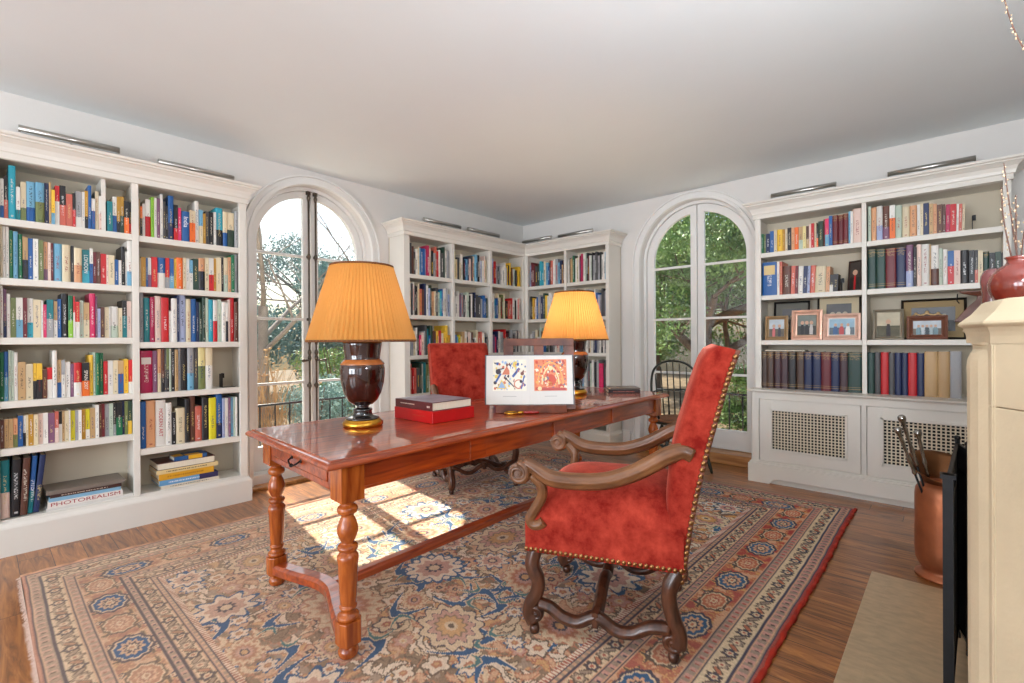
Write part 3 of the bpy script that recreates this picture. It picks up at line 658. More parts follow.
def retitle(row, k, s, size, col, z=None):
    b, w_, h_ = BOOKS[(row, k)]; b['style'] = 0.5; b['style'] = .49999
    b['seed'] = 0.0; b['tcol'] = b['c2'] if False else list(b.color)[:3]; text_on(b, w_, h_, s, size, col, z=z)
retitle('A25', 2, 'MODERN ART', .030, (190, 40, 40), .16)
retitle('A12', 17, 'LONDON', .026, (240, 240, 235), .12)
retitle('A21', 14, 'India', .040, (240, 240, 245), .14)
retitle('A14', 17, 'SPAIN 2007', .024, (250, 240, 225), .10)
for key_, z0_, z1_, c_ in ((('B12', 0), .62, .90, (226, 200, 140)), (('A24', 0), .68, .84, (226, 214, 208))):
    b_, w_, h_ = BOOKS[key_]; MB().box(w_*.12, w_*.88, -.0012, .0002, h_*z0_, h_*z1_).build('spine_label', mat('spine_label', c_, .5), b_)
# bookend-like small bracket pieces
def bookend(loc, rz, label):
    t = thing('bookend', label, 'bookend', loc, rz)
    MB().box(0, .09, 0, .07, 0, .003).build('base', M['iron'], t, bevel=.001)
    MB().box(0, .004, 0, .07, .003, .10).box(.004, .02, .02, .05, .07, .105).build('upright', M['iron'], t, bevel=.001)
bookend((4.61, .655, 1.575), -PI/2, 'small dark iron bookend on the second shelf, right bookcase window bay')
bookend((4.61, -.105, 1.943), -PI/2, 'small dark iron bookend on the top shelf, right bookcase fireplace bay')
bookend((1.21, 4.0, .862), 0, 'small black bookend lying low on the fourth shelf, left bookcase window bay')

# books lying flat
def flat_book(loc, rz, w, d, t, c, label, c2=None, group=None, title=None, tcol=(180, 40, 40), tsize=.03, cat='book', cover=None, hard=True, spine_front=True, name='book'):
    """w along the shelf, d deep; the spine faces the viewer (local -Y)"""
    th = .003 if hard else .0012; g = .004 if hard else .0005
    b = bpy.data.objects
    mb = MB()
    if spine_front: poly_ = [(0, 0), (0, t), (d, t), (d, t-th), (th, t-th), (th, th), (d, th), (d, 0)]; pg = MB().box(g, w-g, th, d-g, th, t-th)
    else: poly_ = [(d, 0), (d, t), (0, t), (0, t-th), (d-th, t-th), (d-th, th), (0, th), (0, 0)]; pg = MB().box(g, w-g, g, d-th, th, t-th)
    mb.prism(poly_, 0, w, fn=lambda x, y, z: (z, x, y))
    o = mb.build(name, mat('flat_book_cover', c, .4, noise=.05, nscale=12), bevel=.0008); o.location = loc; o.rotation_euler = (0, 0, rz)
    pg.build('pages', M['paper'], o)
    tag(o, label, cat, group)
    if title == '~':    # small faded lettering, too blurred to read
        x = w*.15; q = MB(); rr = random.Random(int(w*1e4)+int(t*1e4))
        while x < w*.8: l = rr.uniform(.003, .009); q.box(x, x+l, -.0005, .0004, t*.38, t*.62); x += l+rr.uniform(.002, .006)
        q.build('title', mat('title_ink', tcol, .5), o)
    elif title:
        cu = bpy.data.curves.new('title', 'FONT'); cu.body = title; cu.size = tsize; cu.align_x = 'CENTER'; cu.align_y = 'CENTER'; cu.extrude = .0003
        tm = bpy.data.objects.new('tmp', cu); COL.objects.link(tm); dg = bpy.context.evaluated_depsgraph_get(); me = bpy.data.meshes.new_from_object(tm.evaluated_get(dg)); bpy.data.objects.remove(tm)
        xs = [v.co.x for v in me.vertices]; sc = min(w*.92, (max(xs)-min(xs)) if tsize < .02 else w*.92)/(max(xs)-min(xs))
        ob = bpy.data.objects.new('title', me); COL.objects.link(ob); me.materials.clear(); me.materials.append(mat('title_ink', tcol, .5)); ob.parent = o
        ob.matrix_local = Matrix.Translation((w/2, -.0006, t/2)) @ Matrix.Rotation(PI/2, 4, 'X') @ Matrix.Diagonal((sc, 1, 1, 1))
    return o
GS = 'books lying in stacks on the bottom of the left bookcase'
# outer bay, bottom: a stack of large art books
z = .2
for (x, w_, d, t, c, lb, ti, tc_, rz) in (
    (.262, .41, .215, .016, (222, 220, 214), 'pale grey picture book at the bottom of the PHOTOREALISM stack, left bookcase outer bay', None, None, 0),
    (.268, .352, .235, .036, (236, 230, 222), 'large white PHOTOREALISM art book lying in the stack, left bookcase outer bay', 'PHOTOREALISM', (170, 52, 60), 0),
    (.275, .335, .225, .022, (138, 186, 214), 'light blue book lying on the PHOTOREALISM book, left bookcase outer bay', None, None, .01),
    (.278, .335, .22, .020, (66, 40, 36), 'dark brown book lying on the light blue one, left bookcase outer bay', '~', (220, 200, 180), -.01),
    (.262, .37, .225, .022, (128, 116, 106), 'large grey picture book on top of the stack, left bookcase outer bay', None, None, .015)):
    flat_book((x, 3.965, z), rz, w_, d, t, c, lb, group=GS, title=ti, tcol=tc_ or (0, 0, 0), tsize=.03 if ti == 'PHOTOREALISM' else .012); z += t+.0004
z = .2
for (x, w_, d, t, c, lb, ti, tc_, rz, sf) in (
    (.825, .352, .23, .024, (228, 216, 196), 'cream paperback at the bottom of the flat stack, left bookcase window bay', '~', (120, 120, 110), 0, True),
    (.815, .352, .235, .036, (106, 162, 206), 'light blue book with a navy end in the flat stack, left bookcase window bay', '~', (235, 240, 245), 0, True),
    (.812, .33, .235, .042, (226, 166, 40), 'thick golden yellow book in the flat stack, left bookcase window bay', '~', (190, 130, 30), 0, True),
    (.80, .37, .24, .028, (232, 206, 150), 'thin cream yellow book under the big brown one, left bookcase window bay', '~', (110, 80, 50), 0, True),
    (.805, .345, .24, .046, (86, 46, 40), 'large brown book with its pages forward, near the flat stack top, left bookcase', None, None, 0, False),
    (.90, .20, .13, .028, (30, 84, 140), 'small blue and yellow paperback topping the flat stack, left bookcase window bay', None, None, .02, True)):
    o = flat_book((x, 3.968, z), rz, w_, d, t, c, lb, group=GS, title=ti, tcol=tc_ or (0, 0, 0), tsize=.012, spine_front=sf)
    if w_ == .352 and t == .036: MB().box(.235, .353, -.0008, .0, 0, t).box(.235, .3525, -.0004, .235, t, t+.0004).build('spine_patch', mat('navy_patch', (52, 48, 92), .4), o)
    if w_ == .2: MB().box(.085, .17, -.0008, 0, 0, t).build('spine_patch', mat('yellow_patch', (232, 176, 40), .4), o); MB().box(.0, .06, .02, .11, t, t+.0004).box(.07, .16, .01, .06, t, t+.0004).build('cover_patch', mat('yellow_patch', (232, 176, 40), .4), o)
    z += t+.0004
o = flat_book((4.60, 1.205, .775+.3185), -PI/2, .30, .15, .012, (48, 32, 32), 'slim dark book lying flat across the brown volumes, right bookcase', group='books on the shelves of the right bookcase', spine_front=False, hard=False)

# corner bookcase: the remaining books (too many to list one by one) as one object
CORN = [ # (wing, a_start, a_end, shelf z, sequence)
 ('A', 2.862, 3.402, 1.864, 'e K h K w c u b b L z P k e s r w K d w e', (.26, .335)),
 ('A', 3.446, 3.968, 1.864, 'Y c c K c w k b u n P K c u k w L w P c', (.22, .31)),
 ('A', 4.020, 4.548, 1.864, 'n L r r e K e w w w L y k y h w a k y y', (.2, .30)),
 ('A', 2.862, 3.402, 1.458, 'v w K w k k c s h n w L d H c K a Q b w w e L', (.25, .33)),
 ('A', 3.446, 3.968, 1.458, 'h w w v e K w a k w e k n K K e b b d', (.24, .30)),
 ('A', 4.020, 4.548, 1.458, 'o m w Q b c c h l c k m s s r w k w r P', (.22, .31)),
 ('A', 2.862, 3.402, 1.055, 'q e c w k p P e K q b d h y o r c y y j', (.2, .31)),
 ('A', 3.446, 3.968, 1.055, 'e b u Y c t w k P w h K w c s s w k K', (.18, .27)),
 ('A', 4.020, 4.548, 1.055, 'z v p n w e k r m k K e K e w K e w', (.2, .28)),
 ('A', 2.862, 3.402, .67, 'k s r s K d w q l a c g k b w n e r', (.24, .31)),
 ('A', 3.446, 3.968, .67, 'c k e b w r n t K w e d s w k u c h', (.2, .3)),
 ('A', 4.020, 4.548, .67, 'k w r n e K b c w h k d w e s n w t', (.2, .3)),
 ('A', 2.862, 3.402, .30, 'k s r s K d w q l a c g k b w n e r', (.24, .31)),
 ('B', 3.905, 3.360, 1.864, 'L m m h K d Q Q c u b h s w w e u n t h', (.22, .31)),
 ('B', 3.315, 2.800, 1.864, 'w k t g d w c w m z w a k h w a k e K K e k w w u', (.27, .33)),
 ('B', 3.905, 3.360, 1.458, 'k k y j w b e n d y w w w w w s r b n b', (.25, .32)),
 ('B', 3.315, 2.800, 1.458, 'd k h m w k h c w w a K b n m w b L e K K e', (.26, .33)),
 ('B', 3.905, 3.360, 1.055, 'w e c w a k b d w k K e w P e u w r', (.2, .3)),
 ('B', 3.315, 2.800, 1.055, 'w e w K u b k w e w h c w K n e w k w e', (.22, .29)),
 ('B', 3.905, 3.360, .67, 'k w e n r c K b w e d k P e w K s', (.24, .3)),
 ('B', 3.315, 2.800, .67, 'w w e c K K u w e K a w k e p p K m', (.26, .31)),
]
allb = MB(); pagesb = MB(); usedc = []
r2 = random.Random(3)
for wing, a0, a1, z, seq, (h0, h1) in CORN:
    cs = seq.split(); ws = [r2.uniform(.6, 1.4) for _ in cs]; tot = abs(a1-a0)-.004; sc = tot/sum(ws); u = 0
    for c, w_ in zip(cs, ws):
        w_ *= sc; h_ = r2.uniform(h0, h1) if r2.random() < .8 else r2.uniform(h0*.85, h1); d = min(.2, h_*.72)
        cv, pg = book_geo(w_-.001, h_, d, hard=h_ > .27)
        dy = r2.uniform(-.006, .01)
        if wing == 'A': m_ = Matrix.Translation((a0+u, 3.985+dy, z))
        else: m_ = Matrix.Translation((4.635+dy, a0-u, z)) @ Matrix.Rotation(-PI/2, 4, 'Z')
        c_ = ['w' if False else c][0]
        if c_ not in usedc: usedc.append(c_)
        allb.add([m_ @ Vector(p) for p in cv.v], cv.f, usedc.index(c_)); allb.add([m_ @ Vector(p) for p in pg.v], pg.f, 40)
        if r2.random() < .75 and w_ > .015:   # title strip
            lum = sum(PAL[c][1]); tc_ = 'k' if lum > 400 else 'w'
            if r2.random() < .3: tc_ = r2.choice('rbcy')
            if tc_ not in usedc: usedc.append(tc_)
            za = h_*r2.uniform(.12, .3); zb = h_*r2.uniform(.55, .85); q = za; fx = w_*.38
            while q < zb:
                l = r2.uniform(.004, .011); b = MB().box(fx, w_-fx, -.0006, .002, q, q+l); allb.add([m_ @ Vector(p) for p in b.v], b.f, usedc.index(tc_)); q += l+r2.uniform(.002, .005)
        u += w_
mats = [mat('book_cloth_'+PAL[c][0].replace(' ', '_'), PAL[c][1], .42, noise=.12, nscale=25) for c in usedc]
mats.append(M['paper']); allb.mi = [len(usedc) if i == 40 else i for i in allb.mi]
o = allb.build('shelved_books', mats, fix=False, off=(2.86, 3.985, .3)); o.location = (2.86, 3.985, .3)
tag(o, 'dense rows of mixed coloured books filling the corner bookcase', 'books', kind='stuff')
# ------------------------------------------------------------------ library table
EX = Vector((2.87, .055, 0)).normalized(); EY = Vector((.056, .935, 0)).normalized()
DL, DD = 2.87, .937
def desk():
    t = thing('library_table', 'long polished cherry library table with turned legs standing on the rug', 'table', (.81, 1.605, .011))
    D = lambda p: (p.x*EX.x+p.y*EY.x, p.x*EX.y+p.y*EY.y, p.z-.011)
    def bd(mb, name, m, par=None, bevel=0): return mb.map(D).build(name, m, par or t, bevel=bevel)
    mb = MB().box(.03, DL-.03, .03, DD-.03, .742, .775)
    mb.sweep([(.03, .03), (DL-.03, .03), (DL-.03, DD-.03), (.03, DD-.03)], [(-.002, .7755), (.004, .776), (.007, .7705), (.018, .769), (.027, .762), (.03, .754), (.027, .747), (.016, .742), (-.002, .741)], closed=True)
    bd(mb, 'tabletop', M['desk'])
    bd(MB().box(.031, .10, .031, DD-.031, .7751, .7756), 'end_board', M['desk'])
    a0, a1, b0, b1 = .118, DL-.118, .085, DD-.085; hw = .048
    LEG = [(.036, .607), (.036, .60), (.024, .592), (.024, .586), (.037, .578), (.040, .568), (.037, .556), (.024, .548), (.024, .54), (.032, .525), (.040, .498), (.040, .482), (.030, .455), (.024, .445), (.023, .44), (.036, .434), (.040, .425), (.036, .415), (.026, .408), (.034, .402), (.041, .392), (.041, .382), (.038, .36), (.033, .24), (.029, .21), (.034, .205), (.034, .198), (.028, .192), (.030, .18), (.041, .172), (.043, .163), (.038, .155)]
    FOOT = [(.024, .062), (.023, .05), (.030, .044), (.038, .032), (.040, .022), (.036, .008), (.026, .0)]
    for a in (a0, a1):
        for b in (b0, b1):
            mb = MB().box(a-hw, a+hw, b-hw, b+hw, .605, .742)
            mb.lathe(LEG, (a, b, 0), 24); 
            ch = [(-.046, -.02), (-.046, .02), (-.03, .046), (.03, .046), (.046, .02), (.046, -.02), (.03, -.046), (-.03, -.046)]
            mb.prism([(a+x*.98, b+y*.98) for x, y in ch], .068, .155)
            mb.lathe([(r, z+.011-.0) for r, z in FOOT], (a, b, 0), 20)
            bd(mb, 'leg', M['deskleg'], bevel=.003)
    # aprons
    for b, s in ((b0-hw+.016, 1), (b1+hw-.016, -1)):
        mb = MB().box(a0+hw, a1-hw, *sorted((b, b+s*.022)), .64, .742)
        for k in range(1, 4):
            x = a0+(a1-a0)*k/4
            mb.box(x-.052, x+.052, *sorted((b-s*.012, b+s*.02)), .64, .742)
        mb.box(a0+hw, a1-hw, *sorted((b-s*.004, b+s*.02)), .636, .648)
        bd(mb, 'side_apron', M['desk'], bevel=.002)
    for a, s in ((a0-hw+.006, 1), (a1+hw-.006, -1)):
        bd(MB().box(*sorted((a, a+s*.02)), b0+hw, b1-hw, .636, .66).box(*sorted((a, a+s*.02)), b0+hw, b1-hw, .728, .742).box(*sorted((a, a+s*.02)), b0+hw, b0+hw+.03, .636, .742).box(*sorted((a, a+s*.02)), b1-hw-.03, b1-hw, .636, .742), 'end_apron', M['desk'], bevel=.002)
        dr = bd(MB().box(*sorted((a-s*.004, a+s*.02)), b0+hw+.034, b1-hw-.034, .663, .726), 'drawer', M['desk'], bevel=.003)
        m = (b0+b1)/2; h = MB(); x = a-s*.006
        h.tube([(x, m-.05, .70), (x-s*.018, m-.045, .688), (x-s*.022, m-.02, .678), (x-s*.022, m+.02, .678), (x-s*.018, m+.045, .688), (x, m+.05, .70)], .004, 8)
        for q in (-.05, .05): h.lathe([(.011, -.002), (.011, .002)], (0, 0, 0), 8) if False else h.sphere((x, m+q, .70), .011, 8, sc=(.4, 1, 1))
        h.sphere((x-s*.022, m, .676), .009, 8)
        bd(h, 'drawer_pull', M['iron'], dr)
    # bowed end stretchers and the long one
    for a, s in ((a0, 1), (a1, -1)):
        pts = spline([(a, b0+.03, .10), (a+s*.03, b0+.14, .10), (a+s*.085, (b0+b1)/2-.08, .10), (a+s*.095, (b0+b1)/2, .10), (a+s*.085, (b0+b1)/2+.08, .10), (a+s*.03, b1-.14, .10), (a, b1-.03, .10)], 6)
        mb = MB(); v = []; f = []
        sec = [(-.036, -.02), (-.036, .012), (-.024, .024), (.024, .024), (.036, .012), (.036, -.02), (.028, -.026), (-.028, -.026)]
        for i, p in enumerate(pts):
            tt = (pts[min(i+1, len(pts)-1)]-pts[max(i-1, 0)]).normalized(); nn = Vector((tt.y, -tt.x, 0))
            v += [tuple(p+nn*x+Vector((0, 0, z))) for x, z in sec]
        k = len(sec); f = [(i*k+j, i*k+(j+1) % k, (i+1)*k+(j+1) % k, (i+1)*k+j) for i in range(len(pts)-1) for j in range(k)]
        mb.add(v, f); bd(mb, 'end_stretcher', M['desk'], bevel=.002)
    m = (b0+b1)/2
    sec = [(-.03, -.018), (-.03, .008), (-.02, .022), (.02, .022), (.03, .008), (.03, -.018), (.02, -.024), (-.02, -.024)]
    bd(MB().prism([(m+x, .10+z) for x, z in sec], a0+.11, a1-.11, fn=lambda x, y, z: (z, x, y)), 'long_stretcher', M['desk'], bevel=.003)
    return t
desk()
TZ = .776

# ------------------------------------------------------------------ carved armchairs
def scroll(mb, c, r, t0, turns, rad, sgn=1, lat=.022, n=26):
    """spiral in the (y,z) plane at lateral x=c[0]"""
    pts = []; rr = []
    for i in range(n+1):
        k = i/n; a = t0+sgn*turns*2*PI*k; q = r*(1-.82*k); pts.append((c[0], c[1]+q*math.cos(a), c[2]+q*math.sin(a))); rr.append(rad*(1-.35*k))
    mb.tube(pts, rr, 8, flat=lat/rad, side=(1, 0, 0)); mb.sphere(c, .011, 8, sc=(1.9, 1, 1)); mb.tube([(c[0]-lat*.55, c[1], c[2]), (c[0]+lat*.55, c[1], c[2])], r*.93, 20)
def ribbed(mb, pts, rad, lat):
    """carved rail: main section with a raised central ridge along it"""
    mb.tube(pts, rad, 12, side=(1, 0, 0), flat=lat)
def armchair(name, label, loc, rz, group=None, arms=True, front=False):
    t = thing(name, label, 'chair', loc, rz, group)
    W_ = .28
    # seat
    nx, ny = 18, 18; v = []; f = []
    for i in range(nx+1):
        for j in range(ny+1):
            a = -1+2*i/nx; b = -1+2*j/ny
            y = .265+b*.304; x = a*(W_+.008)*(1 + .0*b)
            e = max(0, 1-abs(a)**3.2)**.6*max(0, 1-abs(b)**4 if b > 0 else 1-abs(b)**8)**.55
            fy = .0 if b < .6 else -.03*((b-.6)/.4)**2
            v.append((x, y, .47+.15*e))
    idx = lambda i, j: i*(ny+1)+j
    f = [(idx(i, j), idx(i+1, j), idx(i+1, j+1), idx(i, j+1)) for i in range(nx) for j in range(ny)]
    mb = MB().add(v, f, 0, True)
    border = [idx(i, 0) for i in range(nx+1)]+[idx(nx, j) for j in range(1, ny+1)]+[idx(i, ny) for i in range(nx-1, -1, -1)]+[idx(0, j) for j in range(ny-1, 0, -1)]
    n = len(border); bt = [v[k] for k in border]; bot = [(x, y, .333) for x, y, z in bt]
    mb.add(bt+bot, [(i, (i+1) % n, n+(i+1) % n, n+i) for i in range(n)], 0, False); mb.add(bot, [tuple(range(n))])
    seat = mb.build('seat', M['velvet'], t)
    # upholstered back: front bulge over the nail line
    prof = [(.008, .30), (.024, .43), (.030, .52), (.026, .62), (.014, .74), (-.006, .83), (-.028, .90), (-.05, .985), (-.076, 1.065), (-.094, 1.115), (-.115, 1.15), (-.15, 1.168)]
    line = [(-.026, .30), (-.045, .43), (-.058, .52), (-.076, .62), (-.102, .74), (-.125, .83), (-.143, .90), (-.166, .985), (-.188, 1.065), (-.199, 1.10), (-.208, 1.125), (-.216, 1.15)]
    nx = 16; v = []; k = len(prof)
    for i in range(nx+1):
        a = -1+2*i/nx; e = max(0, 1-abs(a)**5)**.45
        for (y0, z0), (y1, z1) in zip(prof, line):
            bump_ = e*(.98 if z0 > .45 else .98)
            q = .72+.28*bump_   # the pad stays thick right to its sides, softly rounded
            v.append((a*(W_-.004), y1+(y0-y1)*q, z1+(z0-z1)*q))
    f = [(i*k+j, (i+1)*k+j, (i+1)*k+j+1, i*k+j+1) for i in range(nx) for j in range(k-1)]
    mb = MB().add(v, f, 0, True)
    for i in (0, nx): mb.add([v[i*k+j] for j in range(k)]+[((-1 if i == 0 else 1)*(W_-.004), y, z) for y, z in line], [(j, j+1, k+j+1, k+j) for j in range(k-1)], 0, False)
    mb.add([v[i*k+k-1] for i in range(nx+1)]+[((-1+2*i/nx)*(W_-.004), *line[-1]) for i in range(nx+1)], [(i, i+1, nx+2+i, nx+1+i) for i in range(nx)], 0, True)
    mb.add([v[i*k] for i in range(nx+1)]+[((-1+2*i/nx)*(W_-.004), *line[0]) for i in range(nx+1)], [(i, i+1, nx+2+i, nx+1+i) for i in range(nx)])
    cush = mb.build('back_cushion', M['velvet'], t)
    outer = [(y-.016, z-.002) for y, z in line]
    MB().prism(line+outer[::-1], -W_, W_, fn=lambda x, y, z: (z, x, y)).build('back_frame', M['backing'], t, bevel=.004)
    # nailheads
    nl = MB()
    def nail(x, y, z, sx): nl.sphere((x, y, z), .0098, 8, sc=(.5, 1, 1) if sx else (1, .5, 1))
    for s in (-1, 1):
        yy = -.03
        while yy < .57: nail(s*(W_+.008), yy, .343, True); yy += .0205
        acc = 0
        for (p, q) in zip(line[:-1], line[1:]):
            d = math.dist(p, q); m_ = max(1, round(d/.0235))
            for i in range(m_): nail(s*(W_-.001), p[0]+(q[0]-p[0])*i/m_-.006, p[1]+(q[1]-p[1])*i/m_, True)
    xx = -W_
    while xx <= W_: nail(xx, .569, .343, False); nail(xx, -.211, 1.145, False) if False else None; xx += .0205
    o = nl.build('nailhead_trim', M['brass'], t, fix=False); o['kind'] = 'stuff'
    for s in (-1, 1):
        X = s*W_
        mb = MB(); ribbed(mb, spline([(X-s*.02, -.02, .335), (X-s*.008, .012, .27), (X-s*.008, .014, .20), (X-s*.008, 0, .15), (X-s*.008, -.022, .11), (X-s*.008, -.03, .07), (X-s*.008, -.012, .03)], 5), [.03, .03, .028, .027, .026, .026]+[.025]*30, 1.0) if False else None
        pts = spline([(X-s*.02, -.02, .335), (X-s*.01, .010, .27), (X-s*.01, .012, .21), (X-s*.01, -.004, .15), (X-s*.01, -.022, .10), (X-s*.01, -.020, .055)], 5)
        mb = MB(); mb.tube(pts, [.031]*6+[.029]*(len(pts)-6), 24, side=(1, 0, 0), flat=.95, flute=.1)
        scroll(mb, (X-s*.01, .004, .072), .034, PI*1.1, 1.25, .014, 1); mb.lathe([(.018, 0), (.022, .014), (.018, .035)], (X-s*.01, -.002, 0), 12)
        mb.build('leg', M['walnut'], t)
        pts = spline([(X-s*.02, .535, .335), (X-s*.008, .545, .275), (X-s*.008, .52, .215), (X-s*.008, .525, .165), (X-s*.008, .552, .115), (X-s*.008, .558, .075), (X-s*.008, .54, .04)], 5)
        mb = MB(); mb.tube(pts, [.030]*10+[.028]*(len(pts)-10), 24, side=(1, 0, 0), flat=.95, flute=.1)
        scroll(mb, (X-s*.008, .528, .078), .032, 0, 1.25, .013, 1); mb.lathe([(.017, 0), (.021, .014), (.017, .035)], (X-s*.008, .536, 0), 12)
        mb.build('leg', M['walnut'], t)
        # wavy side stretcher
        mb = MB(); a = spline([(X-s*.01, .515, .12), (X-s*.01, .47, .112), (X-s*.01, .42, .082), (X-s*.01, .36, .074), (X-s*.01, .31, .10), (X-s*.01, .285, .112)], 5)
        b = spline([(X-s*.01, .282, .112), (X-s*.01, .258, .10), (X-s*.01, .205, .07), (X-s*.01, .145, .074), (X-s*.01, .08, .108), (X-s*.01, .01, .115)], 5)
        mb.tube(a, .024, 24, side=(1, 0, 0), flat=1.1, flute=.1).tube(b, .024, 24, side=(1, 0, 0), flat=1.1, flute=.1).box(*sorted((X-s*.01-.024, X-s*.01+.024)), .273, .297, .075, .135)
        mb.build('side_stretcher', M['walnut'], t)
        if arms:
            ax = lambda y: s*(W_+.03-.045*max(0, (.45-y))/.5)
            P = [(.565, .700), (.525, .682), (.455, .645), (.356, .638), (.244, .648), (.145, .682), (.073, .722), (.018, .756), (-.036, .776), (-.07, .764)]
            pts = spline([(ax(y), y, z) for y, z in P], 4); m_ = len(pts)
            mb = MB(); mb.tube(pts, [.022+.011*min(1, i/8) if i < m_-6 else .031 for i in range(m_)], 32, side=(1, 0, 0), flat=.9, flute=.13)
            scroll(mb, (ax(.59), .585, .655), .044, PI*.5, 1.5, .016, 1, .03)
            arm = mb.build('arm', M['arm'], t)
            pts = spline([(X+s*.022, .535, .65), (X+s*.016, .498, .61), (X+s*.01, .497, .56), (X+s*.006, .53, .50), (X+s*.004, .548, .465), (X+s*.004, .535, .443), (X+s*.004, .508, .447), (X+s*.004, .49, .462)], 5)
            MB().tube(pts, .021, 24, side=(1, 0, 0), flat=1.1, flute=.12).build('arm_support', M['arm'], t)
    mb = MB(); pts = spline([(-W_+.03, .285, .105), (-.2, .285, .115), (-.12, .285, .15), (-.04, .285, .165), (0, .285, .15), (.04, .285, .165), (.12, .285, .15), (.2, .285, .115), (W_-.03, .285, .105)], 5)
    mb.tube(pts, .022, 24, side=(0, 1, 0), flat=1.1, flute=.1).build('cross_stretcher', M['walnut'], t)
    if front:
        mb = MB(); y = .53
        for s in (-1, 1): mb.tube(spline([(s*.265, y, .20), (s*.22, y, .185), (s*.16, y, .15), (s*.10, y, .148), (s*.04, y, .185), (s*.004, y, .195)], 5), .016, 10, side=(0, 1, 0), flat=1.1)
        mb.box(-.014, .014, y-.02, y+.02, .165, .215).build('front_stretcher', M['walnut'], t)
    return t
M['backing'] = mat('worn_tan_backing', (112, 62, 44), .6, noise=.25, nscale=12)
RZ = .012
armchair('armchair', 'red velvet armchair with scrolled walnut arms and brass nails, nearest, seen side-on', (1.969, .867, RZ), R(22))
armchair('armchair', 'red velvet armchair facing out from behind the table, beside the dark red book stack', (2.93, 3.25, RZ), R(155.2), front=True)

# ------------------------------------------------------------------ windsor chair by the right window
def windsor():
    t = thing('windsor_chair', 'dark bow-back spindle chair with a brown seat by the right arched window', 'chair', (4.43, 1.89, 0), R(128))
    n = 28; top = []
    def seat_r(a): return .235*(1+.06*math.cos(2*a)), .225
    v = [(seat_r(2*PI*i/n)[0]*math.cos(2*PI*i/n), seat_r(2*PI*i/n)[1]*math.sin(2*PI*i/n), 0) for i in range(n)]
    MB().prism([(x, y) for x, y, _ in v], .415, .435).build('seat', M['darkgreen'], t, bevel=.008)
    q = MB(); q.lathe([(.215, .4355), (.235, .441), (.238, .452), (.225, .462), (.15, .468), (.02, .466)], (0, 0, 0), 40, mod=lambda i, a, z: 1+.012*(i % 2)); q.build('seat_pad', M['seatpad'], t)
    for sx in (-1, 1):
        for sy in (-1, 1):
            p0 = Vector((sx*.13, sy*.12, .418)); p1 = Vector((sx*.215, sy*.215, 0))
            if sy < 0: p1 = Vector((sx*.20, -.25, 0))
            pts = [p0.lerp(p1, k/10) for k in range(11)]
            MB().tube(pts, [.012, .014, .020, .022, .015, .018, .021, .014, .017, .015, .011], 10).build('leg', M['darkgreen'], t)
        MB().tube([(sx*.175, .165, .2), (sx*.172, 0, .2), (sx*.17, -.19, .2)], [.009, .015, .009], 8).build('side_stretcher', M['darkgreen'], t)
    MB().tube([(-.172, 0, .2), (0, 0, .2), (.172, 0, .2)], [.009, .014, .009], 8).build('cross_stretcher', M['darkgreen'], t)
    hoop = spline([(-.215, -.10, .43), (-.225, -.17, .62), (-.222, -.215, .78), (-.19, -.25, .90), (-.11, -.272, .965), (0, -.28, .985), (.11, -.272, .965), (.19, -.25, .90), (.222, -.215, .78), (.225, -.17, .62), (.215, -.10, .43)], 6)
    MB().tube(hoop, .0115, 10).build('bow', M['darkgreen'], t)
    arm = spline([(-.27, .13, .665), (-.275, 0, .67), (-.235, -.15, .685), (-.13, -.222, .70), (0, -.24, .705), (.13, -.222, .70), (.235, -.15, .685), (.275, 0, .67), (.27, .13, .665)], 6)
    MB().tube(arm, .012, 8, side=(0, 0, 1), flat=.6).build('arm_rail', M['darkgreen'], t)
    for i in range(7):
        u = (i-3)/3; x0 = u*.16; x1 = u*.185; zt = .975-.115*abs(u)**2.2
        MB().tube([(x0, -.16-.03*(1-u*u), .43), (x1*.97, -.185-.045*(1-u*u), .70), (x1, -.215-.062*(1-u*u), zt)], [.007, .0065, .005], 6).build('spindle', M['darkgreen'], t)
    for sx in (-1, 1):
        MB().tube([(sx*.205, .06, .43), (sx*.262, .09, .665)], [.011, .009], 8).build('arm_post', M['darkgreen'], t)
        MB().tube([(sx*.212, -.02, .43), (sx*.268, -.03, .67)], [.007, .006], 8).build('spindle', M['darkgreen'], t)
M['darkgreen'] = mat('black_green_paint', (34, 38, 30), .4, noise=.2, nscale=20)
M['seatpad'] = mat('woven_rush', (128, 84, 56), .8, noise=.3, nscale=60, bump=.4, bscale=120)
windsor()

